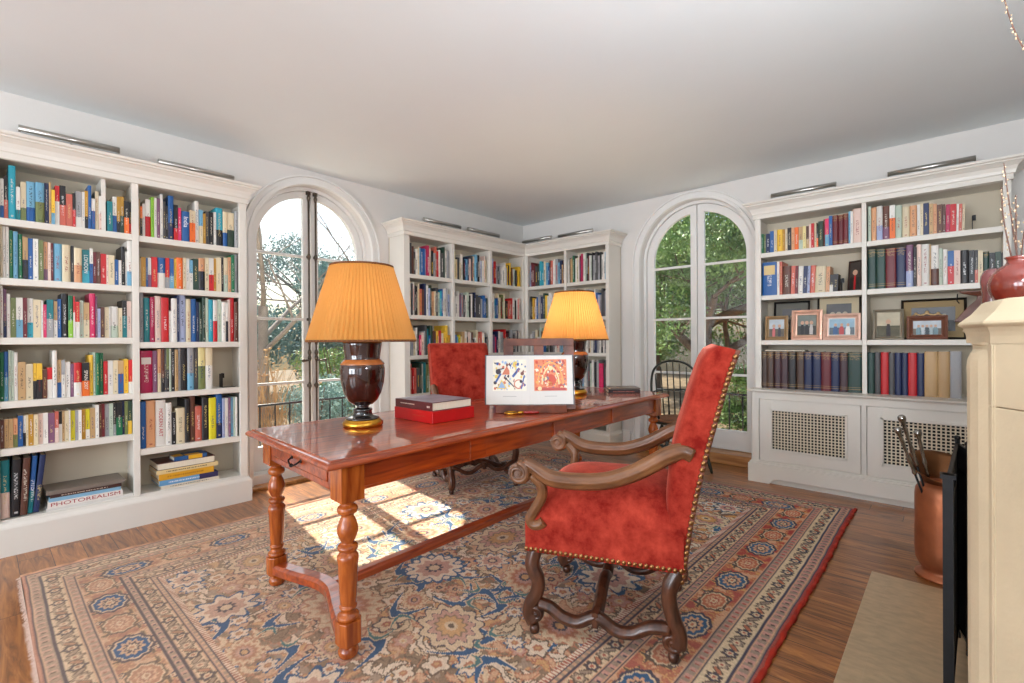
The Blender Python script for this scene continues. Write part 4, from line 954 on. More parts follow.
# ------------------------------------------------------------------ table lamps
def lamp(name, label, loc, power):
    t = thing(name, label, 'lamp', loc, 0, 'matching lamps on the library table')
    MB().lathe([(.094, 0), (.098, .006), (.098, .018), (.090, .027), (.086, .030), (.086, .034)], n=40).build('gilt_base', M['gold'], t)
    MB().lathe([(.082, .034), (.082, .040), (.070, .046), (.052, .050), (.047, .056), (.044, .074), (.047, .080), (.044, .086), (.030, .090), (.028, .096), (.034, .102), (.03, .106)], n=36).build('black_foot', M['lamp_black'], t)
    MB().lathe([(.028, .102), (.05, .108), (.072, .128), (.091, .165), (.103, .21), (.109, .255), (.109, .285), (.105, .308), (.100, .316), (.088, .330), (.086, .336), (.088, .36), (.093, .40), (.097, .425), (.094, .43), (.02, .435)], n=44).build('urn_body', M['lamp_body'], t)
    MB().lathe([(.1065, .307), (.1075, .311), (.103, .318), (.090, .3315), (.087, .333)], n=40, caps=False).build('shoulder_glint', M['lamp_glint'], t)
    MB().lathe([(.018, .43), (.018, .50), (.012, .505), (.012, .53)], n=16).tube([(0, 0, .52), (0, 0, .80)], .0035, 8).sphere((0, 0, .812), .012, 10).build('stem_and_finial', M['brass'], t)
    MB().sphere((0, 0, .575), .032, 14, sc=(1, 1, 1.3)).build('bulb', M['bulb'], t)
    # pleated shade
    n = 216
    def rr(k): return .262+(.152-.262)*k
    v = []; m_ = 9
    for j in range(m_+1):
        k = j/m_
        for i in range(n):
            a = 2*PI*i/n; r = rr(k)+(.0058 if i % 3 == 0 else (-.003))*(1-.45*k); v.append((r*math.cos(a), r*math.sin(a), .425+.375*k))
    f = [(j*n+i, j*n+(i+1) % n, (j+1)*n+(i+1) % n, (j+1)*n+i) for j in range(m_) for i in range(n)]
    MB().add(v, f, 0, False).build('lamp_shade', M['shade'], t, fix=False)
    MB().lathe([(.261, .420), (.2665, .420), (.2665, .431), (.261, .431)], n=60, caps=False).build('lower_trim', M['shadetrim'], t)
    MB().lathe([(.151, .795), (.1565, .795), (.155, .804), (.151, .804)], n=60, caps=False).build('upper_trim', M['shadetrim'], t)
    l = light('lamp_bulb', 'POINT', (0, 0, .60), power, (1, .78, .48), shadow_soft_size=.035); l.parent = t
M['lamp_glint'] = mat('amber_glint', (178, 112, 62), .25, noise=.2, nscale=30, coat=.5)  # light reflected on the urn shoulder, put in as an amber colour
lamp('table_lamp', 'brown glazed urn lamp with a gold pleated shade on the near end of the table', (1.30, 2.20, TZ), 1.3)
lamp('table_lamp', 'brown glazed urn lamp, gold pleated shade glowing, behind the open art book', (3.175, 2.215, TZ), 14)

# ------------------------------------------------------------------ things on the table
t = thing('slipcased_book', 'thick bright red slipcased book lying under the dark red book on the table', 'book', (1.548, 1.955, TZ))
MB().box(0, .290, 0, .335, 0, .062).build('slipcase', mat('red_slipcase', (188, 20, 22), .35, noise=.08, nscale=12), t, bevel=.002)
q = MB(); x = .06
while x < .16: q.box(-.0006, .001, x, x+.006, .03, .036); x += .011
q.build('embossing', mat('faded_gilt', (176, 60, 40), .4), t, fix=False)
o = flat_book((1.553, 2.288, TZ+.0625), -PI/2, .325, .275, .044, (92, 34, 34), 'dark red art book with a grey photograph cover lying on the red book', hard=True)
MB().box(.006, .319, .006, .27, .0441, .0446).build('cover_photograph', mat('grey_cover_picture', (150, 146, 160), .3, noise=.45, nscale=9), o)
q = MB(); rr_ = random.Random(5); x = .05
while x < .17: l = rr_.uniform(.003, .008); q.box(x, x+l, -.0008, .0, .022, .027); x += l+.003
for x in (.285, .298): q.sphere((x, -.0004, .02), .005, 6, sc=(1, .15, 1.3))
q.build('spine_lettering', mat('pale_ink', (225, 205, 190), .5), o)

def easel():
    c = Vector((2.20, 1.86, TZ)); rz = R(-47.75)
    t = thing('book_easel', 'brown wooden tabletop easel holding the open art book', 'easel', c, rz)
    MB().box(-.20, .215, -.055, -.01, 0, .018).box(-.20, .215, -.066, -.052, .0, .045).box(-.20, .215, -.03, .10, .0, .012).build('base_ledge', M['easel'], t, bevel=.003)
    lean = math.tan(R(12)); Y = lambda z: .0+z*lean
    def bar(mb, x0, x1, z0, z1):
        v = [(x, Y(z)+dy, z) for x in (x0, x1) for z in (z0, z1) for dy in (0, .016)]
        mb.add(v, [(0, 1, 3, 2), (4, 6, 7, 5), (0, 4, 5, 1), (2, 3, 7, 6), (0, 2, 6, 4), (1, 5, 7, 3)]); return mb
    mb = MB(); zt = .435
    for x0, x1 in ((-.155, -.095), (.03, .09), (.215, .275)): bar(mb, x0, x1, .015, zt-.045)
    mb.build('upright_slats', M['easel'], t, bevel=.002)
    bar(MB(), -.155, .275, zt-.045, zt).build('top_rail', M['easel'], t, bevel=.002)
    bar(MB(), -.155, .275, .17, .21).build('middle_rail', M['easel'], t, bevel=.002)
    MB().tube([(.06, .10, .40), (.06, .20, .0)], .008, 8).build('rear_prop', M['easel'], t)
    # the open book: its own thing
    b = thing('open_art_book', 'large open art book with two colourful abstract plates on the wooden easel', 'book', c+Vector((0, 0, .047)), rz)
    Hh, Wp = .285, .257
    P = lambda x, z, off=0: (x, z*lean-.014-off, z)
    def sheet(x0, x1, z0, z1, thick, bowf, y0=0, n=12, mb=None):
        mb = mb or MB(); v = []
        for k in range(n+1):
            x = x0+(x1-x0)*k/n; q = bowf(x)
            for z in (z0, z1):
                for o_ in (q, q+thick): v.append(P(x, z, o_+y0))
        f = []
        for k in range(n):
            a = 4*k; f += [(a, a+4, a+6, a+2), (a+1, a+3, a+7, a+5), (a, a+1, a+5, a+4), (a+2, a+6, a+7, a+3)]
        f += [(0, 2, 3, 1), (4*n, 4*n+1, 4*n+3, 4*n+2)]
        return mb.add(v, f)
    bow = lambda x: .010*math.exp(-((abs(x)-.05)/.05)**2)
    sheet(-Wp-.008, Wp+.008, -.004, Hh+.004, .003, lambda x: 0).build('cover', mat('slate_cover', (92, 96, 104), .5), b)
    for s, nm in ((-1, 'left_pages'), (1, 'right_pages')):
        pg = sheet(min(0, s*Wp), max(0, s*Wp), 0, Hh, .014, bow, .003).build(nm, M['page'], b)
        fx = lambda x: bow(x)+.0172
        pts = MB()
        x0, x1 = (-.218, -.018) if s < 0 else (.028, .222)
        z0, z1 = .078, .262
        sheet(x0, x1, z0, z1, .0003, fx).build('plate', mat('plate_ground', (232, 226, 208) if s < 0 else (226, 128, 84), .4, noise=.1, nscale=40), pg)
        rr = random.Random(11+s); cols = [(58, 92, 156), (226, 196, 96), (60, 50, 60), (206, 120, 90), (150, 180, 214), (236, 230, 214), (120, 70, 60)] if s < 0 else [(206, 70, 40), (240, 170, 90), (244, 214, 160), (190, 60, 50), (250, 236, 210), (120, 110, 130)]
        sm = [MB() for _ in cols]
        def blob(k, cx, cz, r, n, a0=0, sx=1, e=0):
            vs = [P(cx+r*sx*math.cos(a0+2*PI*i/n), cz+r*math.sin(a0+2*PI*i/n), fx(cx)+.0006+e) for i in range(n)]; ok = all(x0 < p[0] < x1 and z0 < p[2] < z1 for p in vs)
            if ok: sm[k].add(vs, [tuple(range(n))])
        def stroke(k, xa, za, xb, zb, w_, e=0):
            d = Vector((xb-xa, zb-za)).normalized(); nn = Vector((-d.y, d.x))*w_
            vs = [P(x, z, fx(x)+.0007+e) for x, z in ((xa+nn.x, za+nn.y), (xb+nn.x, zb+nn.y), (xb-nn.x, zb-nn.y), (xa-nn.x, za-nn.y))]
            if all(x0 < p[0] < x1 and z0 < p[2] < z1 for p in vs): sm[k].add(vs, [(0, 1, 2, 3)])
        for q in range(110 if s < 0 else 190): blob(rr.randrange(len(cols)), rr.uniform(x0, x1), rr.uniform(z0, z1), rr.uniform(.004, .011), rr.choice((3, 4, 6, 12)), rr.uniform(0, 6), rr.uniform(.5, 1.2), rr.random()*.0002)
        if s < 0:
            for (cx, cz, r, k, n) in ((-.08, .232, .020, 1, 12), (-.135, .19, .034, 3, 3), (-.135, .19, .026, 1, 3), (-.165, .108, .036, 1, 3), (-.165, .108, .026, 4, 3), (-.165, .104, .010, 2, 12), (-.065, .118, .028, 3, 16), (-.065, .118, .022, 5, 16), (-.185, .19, .016, 2, 14)): blob(k, cx, cz, r, n, PI/2, 1, .0004+.0001*k)
            for (a, b_, c_, d, w_, k) in ((-.2, .13, -.17, .18, .006, 0), (-.1, .16, -.06, .21, .007, 0), (-.05, .09, -.03, .17, .004, 0), (-.14, .15, -.09, .10, .003, 2), (-.20, .20, -.15, .21, .003, 2)): stroke(k, a, b_, c_, d, w_, .0006)
        else:
            for i in range(15):
                a = PI*i/15; a2 = PI*(i+1)/15
                for rx, rz_, k in ((.075, .13, 1), (.05, .10, 2)): stroke(k, .125+rx*math.cos(a), .115+rz_*math.sin(a), .125+rx*math.cos(a2), .115+rz_*math.sin(a2), .004, .0005)
            for (cx, cz, r, k, n) in ((.125, .14, .034, 0, 16), (.105, .15, .012, 5, 10), (.15, .15, .012, 4, 10), (.125, .12, .012, 1, 6), (.125, .21, .014, 2, 12), (.06, .092, .012, 2, 12), (.19, .092, .012, 2, 12)): blob(k, cx, cz, r, n, PI/2, 1, .0007)
            stroke(3, .035, .09, .215, .088, .008, .0004)
        al = MB()
        for k, mbk in enumerate(sm): al.add(mbk.v, mbk.f, k)
        o_ = al.build('printed_picture', [mat('plate_ink', c_, .4) for c_ in cols], pg, fix=False); o_['kind'] = 'stuff'
        sheet(x0+.06, x1-.06, .045, .048, .0003, fx).build('caption', mat('caption_grey', (170, 166, 160), .6), pg)
M['page'] = mat('coated_white_page', (216, 212, 205), .35)
easel()
def magnifier():
    t = thing('magnifying_glass', 'magnifying glass with gilt rim and red handle lying in front of the easel', 'magnifying glass', (2.12, 1.80, TZ), R(-47))
    v = MB(); pts = [(-.10+.036*math.cos(2*PI*i/28), .036*math.sin(2*PI*i/28), .008) for i in range(29)]
    v.tube(pts, .0055, 8).build('gilt_rim', M['gold'], t)
    MB().lathe([(.034, .006), (.035, .008), (.034, .010)], (-.10, 0, 0), 28).build('lens', M['glass'], t)
    MB().tube([(-.065, 0, .008), (-.05, 0, .009), (-.03, 0, .010)], [.006, .009, .007], 10).build('ferrule', M['gold'], t)
    MB().tube([(-.03, 0, .010), (0, 0, .011), (.05, 0, .011), (.06, 0, .010)], [.007, .0095, .0085, .004], 10).build('handle', mat('red_lacquer', (150, 28, 24), .2, coat=.5), t)
magnifier()
th_ = math.atan2(1.832-2.054, 3.54-3.36)
d_ = Vector((math.cos(th_), math.sin(th_), 0)); nrm_ = Vector((-d_.y, d_.x, 0))
if nrm_.dot(Vector((.7, .7, 0))) < 0: nrm_ = -nrm_
flat_book(Vector((3.36, 2.02, TZ)), th_, .25, .19, .026, (44, 32, 36), 'dark patterned book lying near the far right end of the table', group=None, c2=None, title='~', tcol=(200, 110, 90))
flat_book(Vector((3.37, 2.03, TZ+.0265))+d_*.02+nrm_*.01, th_+.06, .24, .18, .012, (120, 108, 100), 'thin grey-brown book on top of the dark patterned one at the table end', hard=False)
# ------------------------------------------------------------------ persian rug (pattern woven into per-vertex colour)
def rug():
    x0, x1, y0, y1 = .135, 4.10, .505, 3.515; g = .0055
    nx = int((x1-x0)/g); ny = int((y1-y0)/g); W_, H_ = x1-x0, y1-y0
    U, V = np.meshgrid((np.arange(nx+1))/nx*W_, (np.arange(ny+1))/ny*H_, indexing='ij')
    rs = np.random.RandomState(5)
    lin = lambda c: np.array(srgb(c))
    c = dict(field=(116, 92, 70), cream=(214, 192, 156), peach=(208, 158, 122), rust=(182, 92, 58), red=(168, 48, 40), blue=(34, 88, 128), navy=(34, 42, 74), sky=(116, 146, 156),
             rose=(194, 138, 128), dark=(62, 48, 42), grey=(146, 126, 112), gold=(206, 150, 84), teal=(72, 122, 122), white=(226, 212, 190))
    c = {k: lin(v) for k, v in c.items()}
    A = np.zeros((nx+1, ny+1, 3)); A[:] = c['field']
    dx = np.minimum(U, W_-U); dy = np.minimum(V, H_-V); BX, BY = .49, .565
    s = np.minimum(dx/BX, dy/BY)                     # 0 at the edge .. 1 at the field
    onx = (dx/BX) < (dy/BY); along = np.where(onx, V, U)   # coordinate running along each border
    def put(mask, col): A[mask] = c[col]
    def noise(freq, seed, oct_=3):
        r = np.random.RandomState(seed); out = np.zeros_like(U); amp = 1; tot = 0
        for o in range(oct_):
            f = freq*2**o; G = r.rand(int(W_*f)+3, int(H_*f)+3); a = U*f; b = V*f; i = a.astype(int); j = b.astype(int); p = a-i; q = b-j
            p = p*p*(3-2*p); q = q*q*(3-2*q)
            out += amp*(G[i, j]*(1-p)*(1-q)+G[i+1, j]*p*(1-q)+G[i, j+1]*(1-p)*q+G[i+1, j+1]*p*q); tot += amp; amp *= .55
        return out/tot
    def flower(cx, cy, r, n, lay, rot=0, ell=1, th=0, mask=None):
        """lobed blossom: lay = [(fraction, colour, lobe depth)] from the outside in"""
        i0, i1 = max(0, int((cx-r*1.5)/W_*nx)), min(nx+1, int((cx+r*1.5)/W_*nx)+2); j0, j1 = max(0, int((cy-r*1.5)/H_*ny)), min(ny+1, int((cy+r*1.5)/H_*ny)+2)
        if i0 >= i1 or j0 >= j1: return
        a = U[i0:i1, j0:j1]-cx; b = V[i0:i1, j0:j1]-cy; ct, st = math.cos(th), math.sin(th); a, b = a*ct+b*st, (-a*st+b*ct)*ell
        d = np.hypot(a, b); an = np.arctan2(b, a)+rot; sub = A[i0:i1, j0:j1]; ok = np.ones_like(d, bool) if mask is None else mask[i0:i1, j0:j1]
        for fr, col, lobe in lay: sub[(d < r*fr*(1+lobe*np.cos(n*an))) & ok] = c[col]
    def leaf(cx, cy, l, wd, th, col, edge=None, bend=0, mask=None):
        R_ = l*1.2; i0, i1 = max(0, int((cx-R_)/W_*nx)), min(nx+1, int((cx+R_)/W_*nx)+2); j0, j1 = max(0, int((cy-R_)/H_*ny)), min(ny+1, int((cy+R_)/H_*ny)+2)
        if i0 >= i1 or j0 >= j1: return
        a = U[i0:i1, j0:j1]-cx; b = V[i0:i1, j0:j1]-cy; ct, st = math.cos(th), math.sin(th); a, b = a*ct+b*st, -a*st+b*ct
        b = b-bend*(a*a)/l; q = (a/l)**2; wdt = wd*np.sqrt(np.clip(1-q, 0, 1))*(1+.35*np.cos(a/l*14)*(.5 if bend else 0)); sub = A[i0:i1, j0:j1]
        ok = np.ones_like(a, bool) if mask is None else mask[i0:i1, j0:j1]
        if edge: sub[(np.abs(b) < wdt+.006) & (q < 1) & ok] = c[edge]
        sub[(np.abs(b) < wdt) & (q < .96) & ok] = c[col]
    F = s > 1
    # field: tangled cream leaves and vines
    n1 = noise(14, 1); n2 = noise(11, 2); n3 = noise(9, 3)
    put(F & (n1 > .56), 'cream'); put(F & (np.abs(n2-.5) < .018), 'dark'); put(F & (n3 > .64) & (n1 > .5), 'peach'); put(F & (n2 > .66), 'grey'); put(F & (np.abs(n3-.47) < .012), 'rust')
    cx0, cy0 = W_/2, H_/2; fx, fy = cx0-BX, cy0-BY
    def four(fn):
        for sx in (-1, 1):
            for sy in (-1, 1): fn(sx, sy)
    for q in range(430):   # small leaves and buds
        a, b = rs.rand()*fx, rs.rand()*fy; k = rs.randint(6); th = rs.rand()*6; l = .03+.03*rs.rand(); wd = .009+.009*rs.rand()
        col = ('cream', 'white', 'peach', 'cream', 'gold', 'white')[k]
        four(lambda sx, sy: leaf(cx0+sx*a, cy0+sy*b, l, wd, th*sx*sy, col, 'dark' if k % 2 else 'rust', .5, F))
    for q in range(95):    # rosettes
        a, b = rs.rand()*fx, rs.rand()*fy; r = .026+.026*rs.rand(); n = rs.choice([5, 6, 8]); k = rs.randint(5)
        o, i, ce = [('navy', 'cream', 'red'), ('rust', 'rose', 'cream'), ('blue', 'white', 'rust'), ('dark', 'white', 'rust'), ('red', 'peach', 'navy')][k]
        four(lambda sx, sy: flower(cx0+sx*a, cy0+sy*b, r, n, [(1.12, o, .2), (.92, i, .2), (.42, ce, .1), (.18, 'gold', 0)], 0, 1, 0, F))
    for q in range(26):    # blue cloud-like leaves
        a, b = rs.rand()*fx, rs.rand()*fy; th = rs.rand()*6; l = .075+.05*rs.rand()
        def one(sx, sy):
            t_ = th*sx*sy; leaf(cx0+sx*a, cy0+sy*b, l, .022, t_, 'blue', 'white', 1.6, F); leaf(cx0+sx*a+.03*math.cos(t_), cy0+sy*b+.03*math.sin(t_), l*.6, .010, t_+.9, 'teal', 'cream', -1.5, F)
        four(one)
    big = [(.0, .0, .21, 0), (.52, .0, .15, 1), (1.02, .02, .19, 2), (1.38, .40, .13, 1), (.28, .42, .15, 2), (.80, .46, .17, 0), (.0, .74, .15, 1), (.50, .80, .14, 2), (1.12, .80, .16, 0), (1.42, .84, .09, 1), (1.44, 0, .09, 2), (.26, .17, .09, 1), (.78, .18, .08, 2), (1.2, .22, .08, 0)]
    for a, b, r, k in big:
        lay = [[(1.18, 'navy', .10), (1.12, 'cream', .10), (.84, 'navy', .14), (.80, 'rose', .14), (.58, 'field', .12), (.50, 'gold', .12), (.24, 'cream', .1), (.12, 'dark', 0)],
               [(1.12, 'blue', .22), (.98, 'white', .20), (.70, 'rose', .12), (.34, 'navy', .2), (.22, 'cream', 0)],
               [(1.15, 'rust', .08), (1.08, 'cream', .12), (.84, 'peach', .14), (.72, 'rust', .10), (.52, 'rose', .12), (.32, 'navy', .1), (.2, 'gold', 0)]][k]
        r *= .84
        four(lambda sx, sy: flower(cx0+sx*a, cy0+sy*b, r, (11, 9, 13)[k], lay, .2, 1.35 if k != 1 else 1.0, (a+b)*sx*sy, F))
    # borders
    def band(a, b_, col): put((s >= a) & (s < b_), col)
    band(0, .03, 'red'); band(.03, .13, 'grey'); band(.13, .29, 'cream'); band(.29, .37, 'grey'); band(.37, .69, 'rust'); band(.69, .76, 'grey'); band(.76, .90, 'cream'); band(.90, .945, 'grey'); band(.945, 1.0, 'red')
    def cells(a, b_, per, col, duty=.5): put((s >= a) & (s < b_) & ((along/per) % 1 < duty), col)
    cells(.05, .11, .045, 'rose', .55); cells(.065, .095, .045, 'dark', .2); cells(.30, .36, .045, 'rose', .55); cells(.315, .345, .045, 'red', .22); cells(.70, .75, .045, 'rose', .5); cells(.71, .74, .045, 'navy', .2)
    band(.905, .915, 'rose'); cells(.91, .94, .03, 'peach', .5)
    sl = along+ s*.06
    put((s >= .95) & (s < .995) & ((sl/.016) % 1 < .5), 'white')
    for e in (.03, .13, .29, .37, .69, .76, .90, .945): put(np.abs(s-e) < .0075, 'navy')
    for e in (.045, .118, .142, .278, .302, .382, .678, .703, .772, .888): put(np.abs(s-e) < .004, 'peach')
    mB = (s >= .385) & (s < .675)
    n4 = noise(22, 8); put(mB & (n4 > .60), 'peach'); put(mB & (np.abs(n4-.5) < .02), 'gold'); put(mB & (n4 < .38), 'red')
    def along_border(sc, per, fn, phase=0):
        """visit regular stations along the four sides at band position sc"""
        ox, oy = sc*BX, sc*BY
        for L_, horiz in ((W_-2*ox, True), (H_-2*oy, False)):
            n = max(2, round(L_/per)); n += n % 2
            for k in range(n):
                p = (k+.5+phase*.5)/n*L_
                if p > L_: continue
                for side in (0, 1):
                    if horiz: fn(ox+p, oy if side == 0 else H_-oy, k, True)
                    else: fn(ox if side == 0 else W_-ox, oy+p, k, False)
    def small(x, y, k, hz):
        m_ = [(1.2, 'dark', .18), (.95, 'navy' if k % 2 else 'grey', .2), (.6, 'cream', .1), (.3, 'red', 0)]
        flower(x, y, .024, 6, m_)
    along_border(.21, .085, small); along_border(.83, .085, small)
    def lf(x, y, k, hz):
        a = (0 if hz else PI/2)+(.8 if k % 2 else -.8); leaf(x, y, .024, .007, a, 'rust' if k % 2 else 'grey', 'dark', 0)
    along_border(.21, .085, lf, 1); along_border(.83, .085, lf, 1)
    def fl2(x, y, k, hz):
        for e in (-1, 1):
            for f_ in (-1, 1):
                X_, Y_ = (x+e*.055, y+f_*.045) if hz else (x+f_*.045, y+e*.055)
                leaf(X_, Y_, .034, .010, (e*f_*.8)+(0 if hz else PI/2), 'dark', 'gold', .8, mB); flower(X_+e*.02, Y_, .014, 5, [(1.2, 'navy', .2), (.8, 'cream', .2), (.4, 'red', 0)], mask=mB)
    along_border(.53, .27, fl2, 1)
    def med(x, y, k, hz):
        el = (1.0, 1.7); r = .085
        lay = [(1.15, 'navy' if k % 2 == 0 else 'dark', .05), (.98, 'cream', .05), (.88, 'blue' if k % 2 == 0 else 'rust', .06), (.60, 'peach', .15), (.40, 'navy' if k % 2 == 0 else 'red', .2), (.26, 'cream', .2), (.12, 'rust', 0)]
        flower(x, y, r*(1.12 if k % 2 == 0 else .95), 10, lay, 0, 1.55, 0 if hz else PI/2, mB)
    along_border(.53, .27, med)
    # wear noise and woven streaks; left side paled, part fading, part painted light
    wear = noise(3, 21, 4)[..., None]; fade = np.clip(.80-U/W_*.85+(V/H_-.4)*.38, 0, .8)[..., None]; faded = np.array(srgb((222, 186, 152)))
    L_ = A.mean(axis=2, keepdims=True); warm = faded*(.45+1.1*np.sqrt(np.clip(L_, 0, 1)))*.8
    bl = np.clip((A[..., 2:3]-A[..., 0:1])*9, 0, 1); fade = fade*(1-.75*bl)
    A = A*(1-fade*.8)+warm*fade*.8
    blue_keep = None
    A = A*(1+(wear-.5)*.35)
    streak = np.random.RandomState(9).rand(nx+1, ny+1)[..., None]; A = A*(.86+.28*streak)
    A = np.clip(A*.98, 0, 1)
    Z = .011+.0006*(np.random.RandomState(4).rand(nx+1, ny+1)-.5)
    edge = (s < .004); Z[0, :] = Z[-1, :] = .001; Z[:, 0] = Z[:, -1] = .001
    wob = .004*np.sin(V*5)+.001*np.sin(V*23); wob2 = .004*np.sin(U*4)+.001*np.sin(U*31)
    PX = x0+U+wob*np.clip(1-dx/.3, 0, 1); PY = y0+V+wob2*np.clip(1-dy/.3, 0, 1)
    root = thing('persian_rug', 'large floral Persian rug with salmon borders under the table and armchairs', 'rug', (2.1, 2.0, 0))
    co = np.stack([PX-2.1, PY-2.0, Z], axis=-1).reshape(-1, 3).astype('f')
    I = np.arange((nx+1)*(ny+1)).reshape(nx+1, ny+1); q = np.stack([I[:-1, :-1], I[1:, :-1], I[1:, 1:], I[:-1, 1:]], axis=-1).reshape(-1, 4)
    me = bpy.data.meshes.new('woven_field'); me.vertices.add(len(co)); me.vertices.foreach_set('co', co.ravel()); me.loops.add(q.size); me.loops.foreach_set('vertex_index', q.ravel().astype('i'))
    me.polygons.add(len(q)); me.polygons.foreach_set('loop_start', np.arange(len(q), dtype='i')*4); me.polygons.foreach_set('loop_total', np.full(len(q), 4, 'i'))
    me.update(calc_edges=True)
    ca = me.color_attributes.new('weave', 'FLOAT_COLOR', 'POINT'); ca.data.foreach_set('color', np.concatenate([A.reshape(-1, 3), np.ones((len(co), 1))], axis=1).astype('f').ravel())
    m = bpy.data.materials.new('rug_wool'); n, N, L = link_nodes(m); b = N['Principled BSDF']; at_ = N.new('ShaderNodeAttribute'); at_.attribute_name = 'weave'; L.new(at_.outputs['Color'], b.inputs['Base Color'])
    b.inputs['Roughness'].default_value = .95; b.inputs['Specular IOR Level'].default_value = .1; b.inputs['Sheen Weight'].default_value = .15
    me.materials.append(m); o = bpy.data.objects.new('woven_field', me); COL.objects.link(o); o.parent = root
    # red selvage cords and pale fringe
    for yy, nm, sc_ in ((y0, 'red_selvage', (176, 44, 22)), (y1, 'faded_selvage', (196, 150, 120))):
        pts = [(x-2.1, yy-2.0+.004*math.sin((x-x0)*4)+.002*math.sin((x-x0)*31)-(.004 if yy == y0 else -.004), .008) for x in np.linspace(x0, x1, 160)]
        MB().tube(pts, [.0095+.002*math.sin(i*2.1)+.0015*math.sin(i*5.3) for i in range(160)], 7).build(nm, mat('selvage', sc_, .9, noise=.4, nscale=14), root)
    fr = MB(); r = random.Random(2)
    for xx, sg in ((x0, -1), (x1, 1)):
        y = y0
        while y < y1:
            l = r.uniform(.008, .02); a = r.uniform(-.006, .006); w2 = r.uniform(.002, .004)
            fr.add([(xx-2.1, y-2, .006), (xx-2.1, y+w2-2, .006), (xx+sg*l-2.1, y+a+w2-2, .002), (xx+sg*l-2.1, y+a-2, .002), (xx-2.1, y-2, .009), (xx-2.1, y+w2-2, .009)], [(0, 1, 2, 3), (4, 5, 2, 3)]); y += r.uniform(.003, .006)
    fr.build('fringe', mat('fringe_cotton', (226, 196, 178), .9), root)
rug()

# ------------------------------------------------------------------ framed photographs on the right bookcase
def frame(label, yl, yr, zb, h, x, fw_, fcol, metal=0, matc=None, mw=0, scene=0, lean=.14, rz=0, crest=False, bead=False, rough=.3):
    """yl is the left edge seen from the room (larger Y)"""
    w_ = yl-yr
    t = thing('framed_photograph', label, 'picture frame', (x, (yl+yr)/2, zb), -PI/2+rz, 'framed photographs on the right bookcase')
    lm = Matrix.Rotation(-lean, 4, 'X')
    def mp(p): return lm @ p
    fm = mat('frame_'+str(len(bpy.data.materials)), fcol, rough, metal, noise=.08, nscale=20)
    mb = MB(); X = w_/2
    prof = [(0, 0), (0, .016), (fw_*.4, .02), (fw_*.8, .010), (fw_, .008), (fw_, 0)]
    path = [(-X, 0), (-X, h), (X, h), (X, 0)]
    # mitred frame built in the x-z plane
    v = []; k = len(prof)
    for (px, pz), (sx, sz) in zip(path, ((1, 1), (1, -1), (-1, -1), (-1, 1))):
        for o_, d in prof: v.append((px+sx*o_, -d, pz+sz*o_))
    f = [(i*k+j, ((i+1) % 4)*k+j, ((i+1) % 4)*k+(j+1) % k, i*k+(j+1) % k) for i in range(4) for j in range(k)]
    mb.add(v, f).map(mp).build('frame_moulding', fm, t)
    if crest:
        q = MB(); q.tube([(x_, -.008, h+z_) for x_, z_ in ((-.08, .0), (-.06, .014), (-.035, .004), (0, .016), (.035, .004), (.06, .014), (.08, 0))], .007, 8)
        for x_, z_, r in ((0, .026, .013), (-.062, .016, .011), (.062, .016, .011)): q.sphere((x_, -.008, h+z_), r, 8, sc=(1, .5, 1))
        q.map(mp).build('carved_crest', mat('crest_gilt', (190, 160, 116), .4, .5, noise=.2, nscale=30), t)
    MB().box(-X+fw_*.8, X-fw_*.8, -.004, -.001, fw_*.8, h-fw_*.8).map(mp).build('mount', mat('mount_card', matc or (210, 200, 180), .6), t)
    gx, z0, z1 = X-fw_-mw, fw_+mw, h-fw_-mw
    skies = [(186, 196, 204), (120, 128, 120), (196, 186, 160), (84, 84, 86), (150, 186, 206), (60, 52, 48)]; grounds = [(96, 86, 70), (60, 60, 58), (84, 78, 50), (40, 38, 36), (96, 110, 120), (40, 34, 30)]
    ph = MB().box(-gx, gx, -.006, -.003, z0, z1).map(mp).build('photograph', mat('photo_sky', skies[scene % 6], .35, noise=.12, nscale=16), t)
    MB().box(-gx, gx, -.0064, -.004, z0, z0+(z1-z0)*.45).map(mp).build('photo_ground', mat('photo_ground', grounds[scene % 6], .4, noise=.25, nscale=30), ph)
    pc = [[(206, 110, 110), (60, 56, 66), (220, 216, 210)], [(40, 40, 44), (44, 44, 48), (206, 200, 196)], [(40, 34, 40), (206, 170, 140)], [(200, 192, 176), (186, 178, 160)], [(70, 104, 150), (196, 80, 84), (236, 234, 230)], [(190, 28, 34), (30, 28, 30)], [(120, 150, 160), (206, 216, 220), (70, 84, 92), (170, 190, 196)]][scene]
    n = {0: 2, 1: 3, 2: 1, 3: 3, 4: 3, 5: 1, 6: 5}[scene]; H2 = (z1-z0)
    for i in range(n):
        cx = (i-(n-1)/2)*gx*1.5/max(n, 2); cc = pc[i % len(pc)]; q = MB()
        q.prism([(cx-gx*.18, z0), (cx-gx*.2, z0+H2*.3), (cx-gx*.12, z0+H2*.52), (cx+gx*.12, z0+H2*.52), (cx+gx*.2, z0+H2*.3), (cx+gx*.18, z0)], -.0072, -.0062, fn=lambda a, b, z: (a, z, b)); q.map(mp).build('photo_figure', mat('photo_cloth', cc, .5), ph)
        hd = MB(); hd.prism([(cx+H2*.085*math.cos(a*PI/5), z0+H2*.62+H2*.10*math.sin(a*PI/5)) for a in range(10)], -.0074, -.0062, fn=lambda a, b, z: (a, z, b)); hd.map(mp).build('photo_head', mat('photo_skin', (206, 166, 140) if scene != 3 else (190, 180, 160), .5), ph)
    zt = h*.7; y_ = zt*math.sin(lean)+.004
    MB().tube([(0, y_, zt*math.cos(lean)), (0, y_+h*.2, .004)], .004, 6).build('easel_strut', M['dark'], t)
    return t
frame('black-framed landscape photograph standing behind the small gold square frame', 1.166, .890, 1.189, .335, 4.73, .016, (22, 20, 20), 0, (110, 108, 98), .05, 3, .08)
